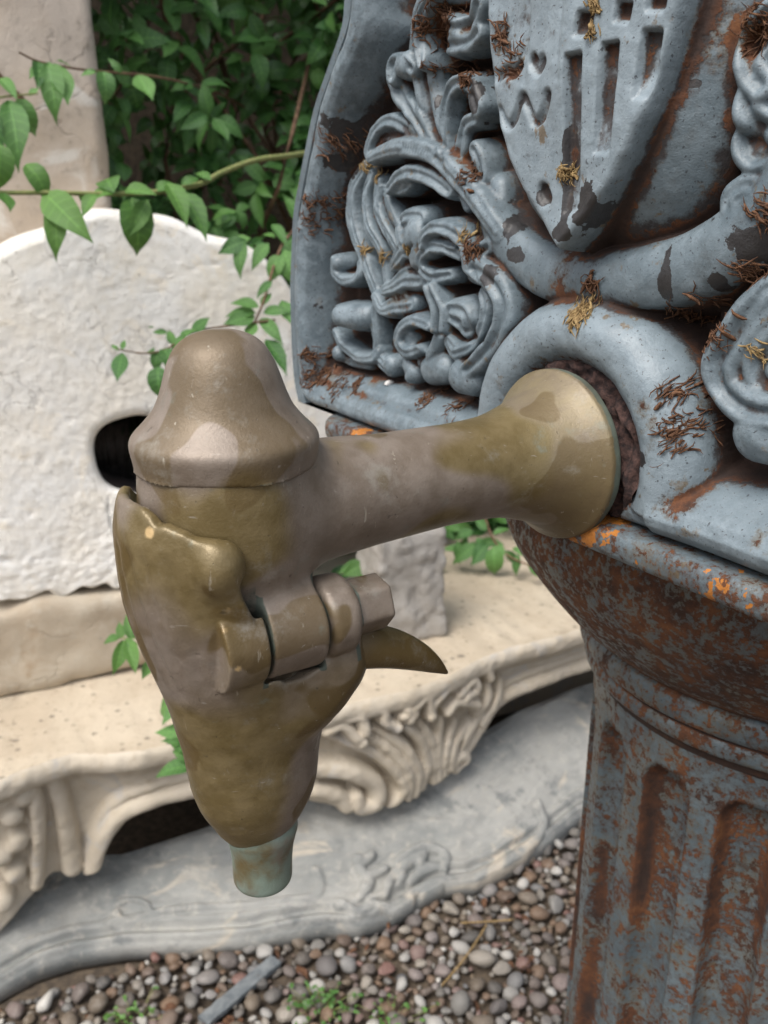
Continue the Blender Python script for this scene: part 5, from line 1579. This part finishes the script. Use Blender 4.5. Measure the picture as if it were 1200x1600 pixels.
sprig('branch', 'thin side twig with small round leaves over the white stone beside the tap cap',
      [(430, 500, 1.17), (350, 510, 1.14), (300, 520, 1.12), (260, 545, 1.10), (225, 552, 1.09), (180, 545, 1.08)],
      [(192, 552, 178, 596, 1.08, 0.02), (248, 572, 236, 630, 1.1, 0.03), (240, 555, 224, 530, 1.1, 0.0), (250, 548, 232, 578, 1.1, 0.02), (270, 540, 262, 505, 1.11, 0), (280, 530, 310, 505, 1.11, 0.0), (300, 520, 330, 490, 1.12, 0), (185, 548, 172, 534, 1.08, 0), (190, 546, 196, 528, 1.08, 0), (255, 545, 275, 560, 1.1, 0.03), (240, 512, 228, 508, 1.1, 0), (262, 520, 235, 515, 1.1, 0.01), (290, 525, 262, 545, 1.11, .02)], 0.0016, 'twig', key='leaf')
sprig('branch', 'small fresh green sprig before the long tan block beside the lever',
      [(300, 1100, 1.06), (262, 1050, 1.05), (225, 1012, 1.04), (190, 995, 1.04)],
      [(188, 996, 150, 996, 1.04, 0.01), (190, 998, 186, 968, 1.04, 0.0), (192, 1000, 186, 1060, 1.04, 0.03), (196, 998, 224, 1030, 1.04, 0.02), (200, 1000, 212, 1052, 1.04, 0.03), (205, 1000, 200, 950, 1.04, 0.0), (240, 1030, 218, 1062, 1.05, 0.02), (198, 996, 222, 985, 1.04, 0), (250, 1040, 262, 1070, 1.05, 0.02)], 0.0014, 'green_stem')
sprig('branch', 'row of dark pointed leaves peeping out left of the lever over the mantel',
      [(380, 1040, 1.12), (330, 1090, 1.08), (310, 1140, 1.07), (300, 1190, 1.06)],
      [(290, 1095, 212, 1102, 1.07, 0.02), (290, 1100, 240, 1115, 1.07, 0.03), (300, 1148, 236, 1134, 1.07, 0.02), (295, 1160, 245, 1152, 1.07, 0.02), (300, 1175, 260, 1150, 1.06, 0.02), (300, 1200, 228, 1188, 1.06, 0.02), (300, 1190, 258, 1162, 1.06, 0.0), (300, 1165, 270, 1170, 1.06, .03)], 0.0016, 'twig', key='leaf')
sprig('ivy_branch', 'ivy trailing over the mantel ledge beside the granite block',
      [(760, 700, 1.95), (755, 780, 1.82), (765, 830, 1.74), (790, 865, 1.68), (830, 885, 1.64)],
      [(745, 850, 700, 880, 1.7, 0.02), (760, 850, 735, 885, 1.7, 0.03), (770, 855, 778, 910, 1.68, 0.04), (790, 860, 820, 890, 1.68, 0.02), (800, 858, 838, 862, 1.68, 0.02), (740, 830, 705, 835, 1.72, 0.02), (825, 880, 848, 902, 1.65, 0.02), (830, 880, 852, 880, 1.65, 0.02), (760, 830, 740, 800, 1.74, 0.0), (770, 835, 800, 820, 1.74, 0), (725, 860, 690, 850, 1.72, 0.02), (785, 850, 760, 890, 1.69, .03), (715, 845, 720, 890, 1.71, .02), (810, 866, 800, 905, 1.67, .02), (745, 840, 770, 880, 1.7, .02), (720, 830, 690, 815, 1.73, 0)], 0.003, 'twig', key='leaf')
sprig('branch', 'small variegated green leaves showing between spout and hinge',
      [(600, 840, 1.6), (580, 870, 1.5), (560, 890, 1.45)],
      [(575, 880, 530, 900, 1.45, 0.02), (575, 878, 560, 915, 1.45, 0.03), (580, 875, 545, 880, 1.46, 0.02), (580, 870, 590, 905, 1.47, 0.02), (570, 880, 520, 888, 1.46, 0.02)], 0.002, 'green_stem')

# ================================================================== SMALL THINGS ON THE GRAVEL
def slate_strip():
    a, b = on_z(318, 1600, 0.007), on_z(432, 1503, 0.011)
    e = (b - a); ln = np.linalg.norm(e); e /= ln
    s = np.cross(ZUP, e)
    V = []
    r = np.random.default_rng(3)
    n = 14
    for i in range(n):
        f = i / (n - 1)
        w = 0.0095 * (1 + r.normal(0, 0.06)) ; h = 0.006
        c = a + e * ln * f
        for dx, dz in ((-1, 0), (-1, 1), (-0.92, 1.15), (0.92, 1.15), (1, 1), (1, 0)):
            V.append(c + s * dx * w + ZUP * (dz * h + r.normal(0, 0.0004)))
    idx = np.arange(n * 6).reshape(n, 6)
    Q = np.stack([idx[:-1], np.roll(idx, -1, 1)[:-1], np.roll(idx, -1, 1)[1:], idx[1:]], -1).reshape(-1, 4)
    caps = np.array([[idx[0, 0], idx[0, 1], idx[0, 4], idx[0, 5]], [idx[-1, 0], idx[-1, 1], idx[-1, 4], idx[-1, 5]], [idx[0, 1], idx[0, 2], idx[0, 3], idx[0, 4]], [idx[-1, 1], idx[-1, 2], idx[-1, 3], idx[-1, 4]]])
    obj('slate_strip', mesh_np('slate_strip', np.array(V) - a, [Q, caps], smooth_shade=False), MAT['slate'], None, 'narrow blue grey slate strip lying on the gravel below the marble slab', 'slate strip', loc=a)
slate_strip()
def weeds():
    r = np.random.default_rng(9)
    for (x, y, n, lb) in ((500, 1572, 70, 'low green weed growing among the pebbles at the bottom middle'), (210, 1590, 30, 'tiny green weed among the pebbles at the bottom left'), (610, 1590, 24, 'small green weed tuft in the gravel near the column')):
        c = on_z(x, y, 0.012)
        parts, mids, o = [], [], 0
        root = thing('weed', c, lb, 'weed', 'weeds in the gravel')
        VV, QQ, MM, SS = [], [], [], []
        for i in range(n):
            p = np.array([r.normal(0, 0.022), r.normal(0, 0.014), r.uniform(0.0, 0.012)])
            k = r.integers(6)
            M3, _ = leaf_frame(p, [r.normal(), r.normal(), r.uniform(0, 0.8)], [r.normal(0, .3), -0.4, 1], r.uniform(0.006, 0.012))
            V, Q, mid = LV[k]
            VV.append(V @ M3.T + p); QQ.append(Q + o); MM.append(mid); o += len(V)
            SS.append(tube([(p * [0.6, 0.6, 0]), p * [0.85, 0.85, 0.7], p], 0.0004, 4))
        obj('leaves', mesh_np('leaves', np.concatenate(VV), np.concatenate(QQ), {'mid': np.concatenate(MM, 1)[0], 'len': np.concatenate(MM, 1)[1]}), MAT['leaf_light'], root, kind='stuff')
        V, Q = join(SS)
        obj('stems', mesh_np('stems', V, Q), MAT['green_stem'], root, kind='stuff')
weeds()
def dry_stems():
    r = np.random.default_rng(12)
    for lb, l in (('thin yellow dry stalk lying across the pebbles near the column', [(720, 1442), (760, 1440), (800, 1437)]), ('forked dry stalk on the pebbles below the yellow stalk', [(690, 1540), (720, 1505), (745, 1470), (760, 1445)])):
        P = np.array([on_z(x, y, 0.018) for x, y in l])
        V, Q = tube(catmull(P, 5), 0.0014, 5)
        obj('dry_stalk', mesh_np('dry_stalk', V - P[0], Q), MAT['straw'], None, lb, 'stalk', 'dry stalks on the gravel', loc=P[0])
dry_stems()

# dead leaf scraps lying among the pebbles
def leaf_scraps():
    r = np.random.default_rng(44)
    VV, QQ, o = [], [], 0
    for i in range(260):
        x, y = r.uniform(-0.6, 0.5), r.uniform(0.8, 1.35)
        t, off = row_of(np.array([x, y, 0]))
        if off < 0.0: continue
        M3, _ = leaf_frame((0, 0, 0), [r.normal(), r.normal(), r.normal(0, 0.3)], [r.normal(0, .5), r.normal(0, .5), 1], r.uniform(0.008, 0.026))
        V, Q, mid = LV[r.integers(6)]
        VV.append(V @ M3.T + (x, y, r.uniform(0.004, 0.016))); QQ.append(Q + o); o += len(V)
    obj('leaf_scraps', mesh_np('leaf_scraps', np.concatenate(VV), np.concatenate(QQ)), MAT['fibre'], None, 'brown dead leaf scraps scattered among the pebbles', 'leaf litter', kind='stuff')
leaf_scraps()
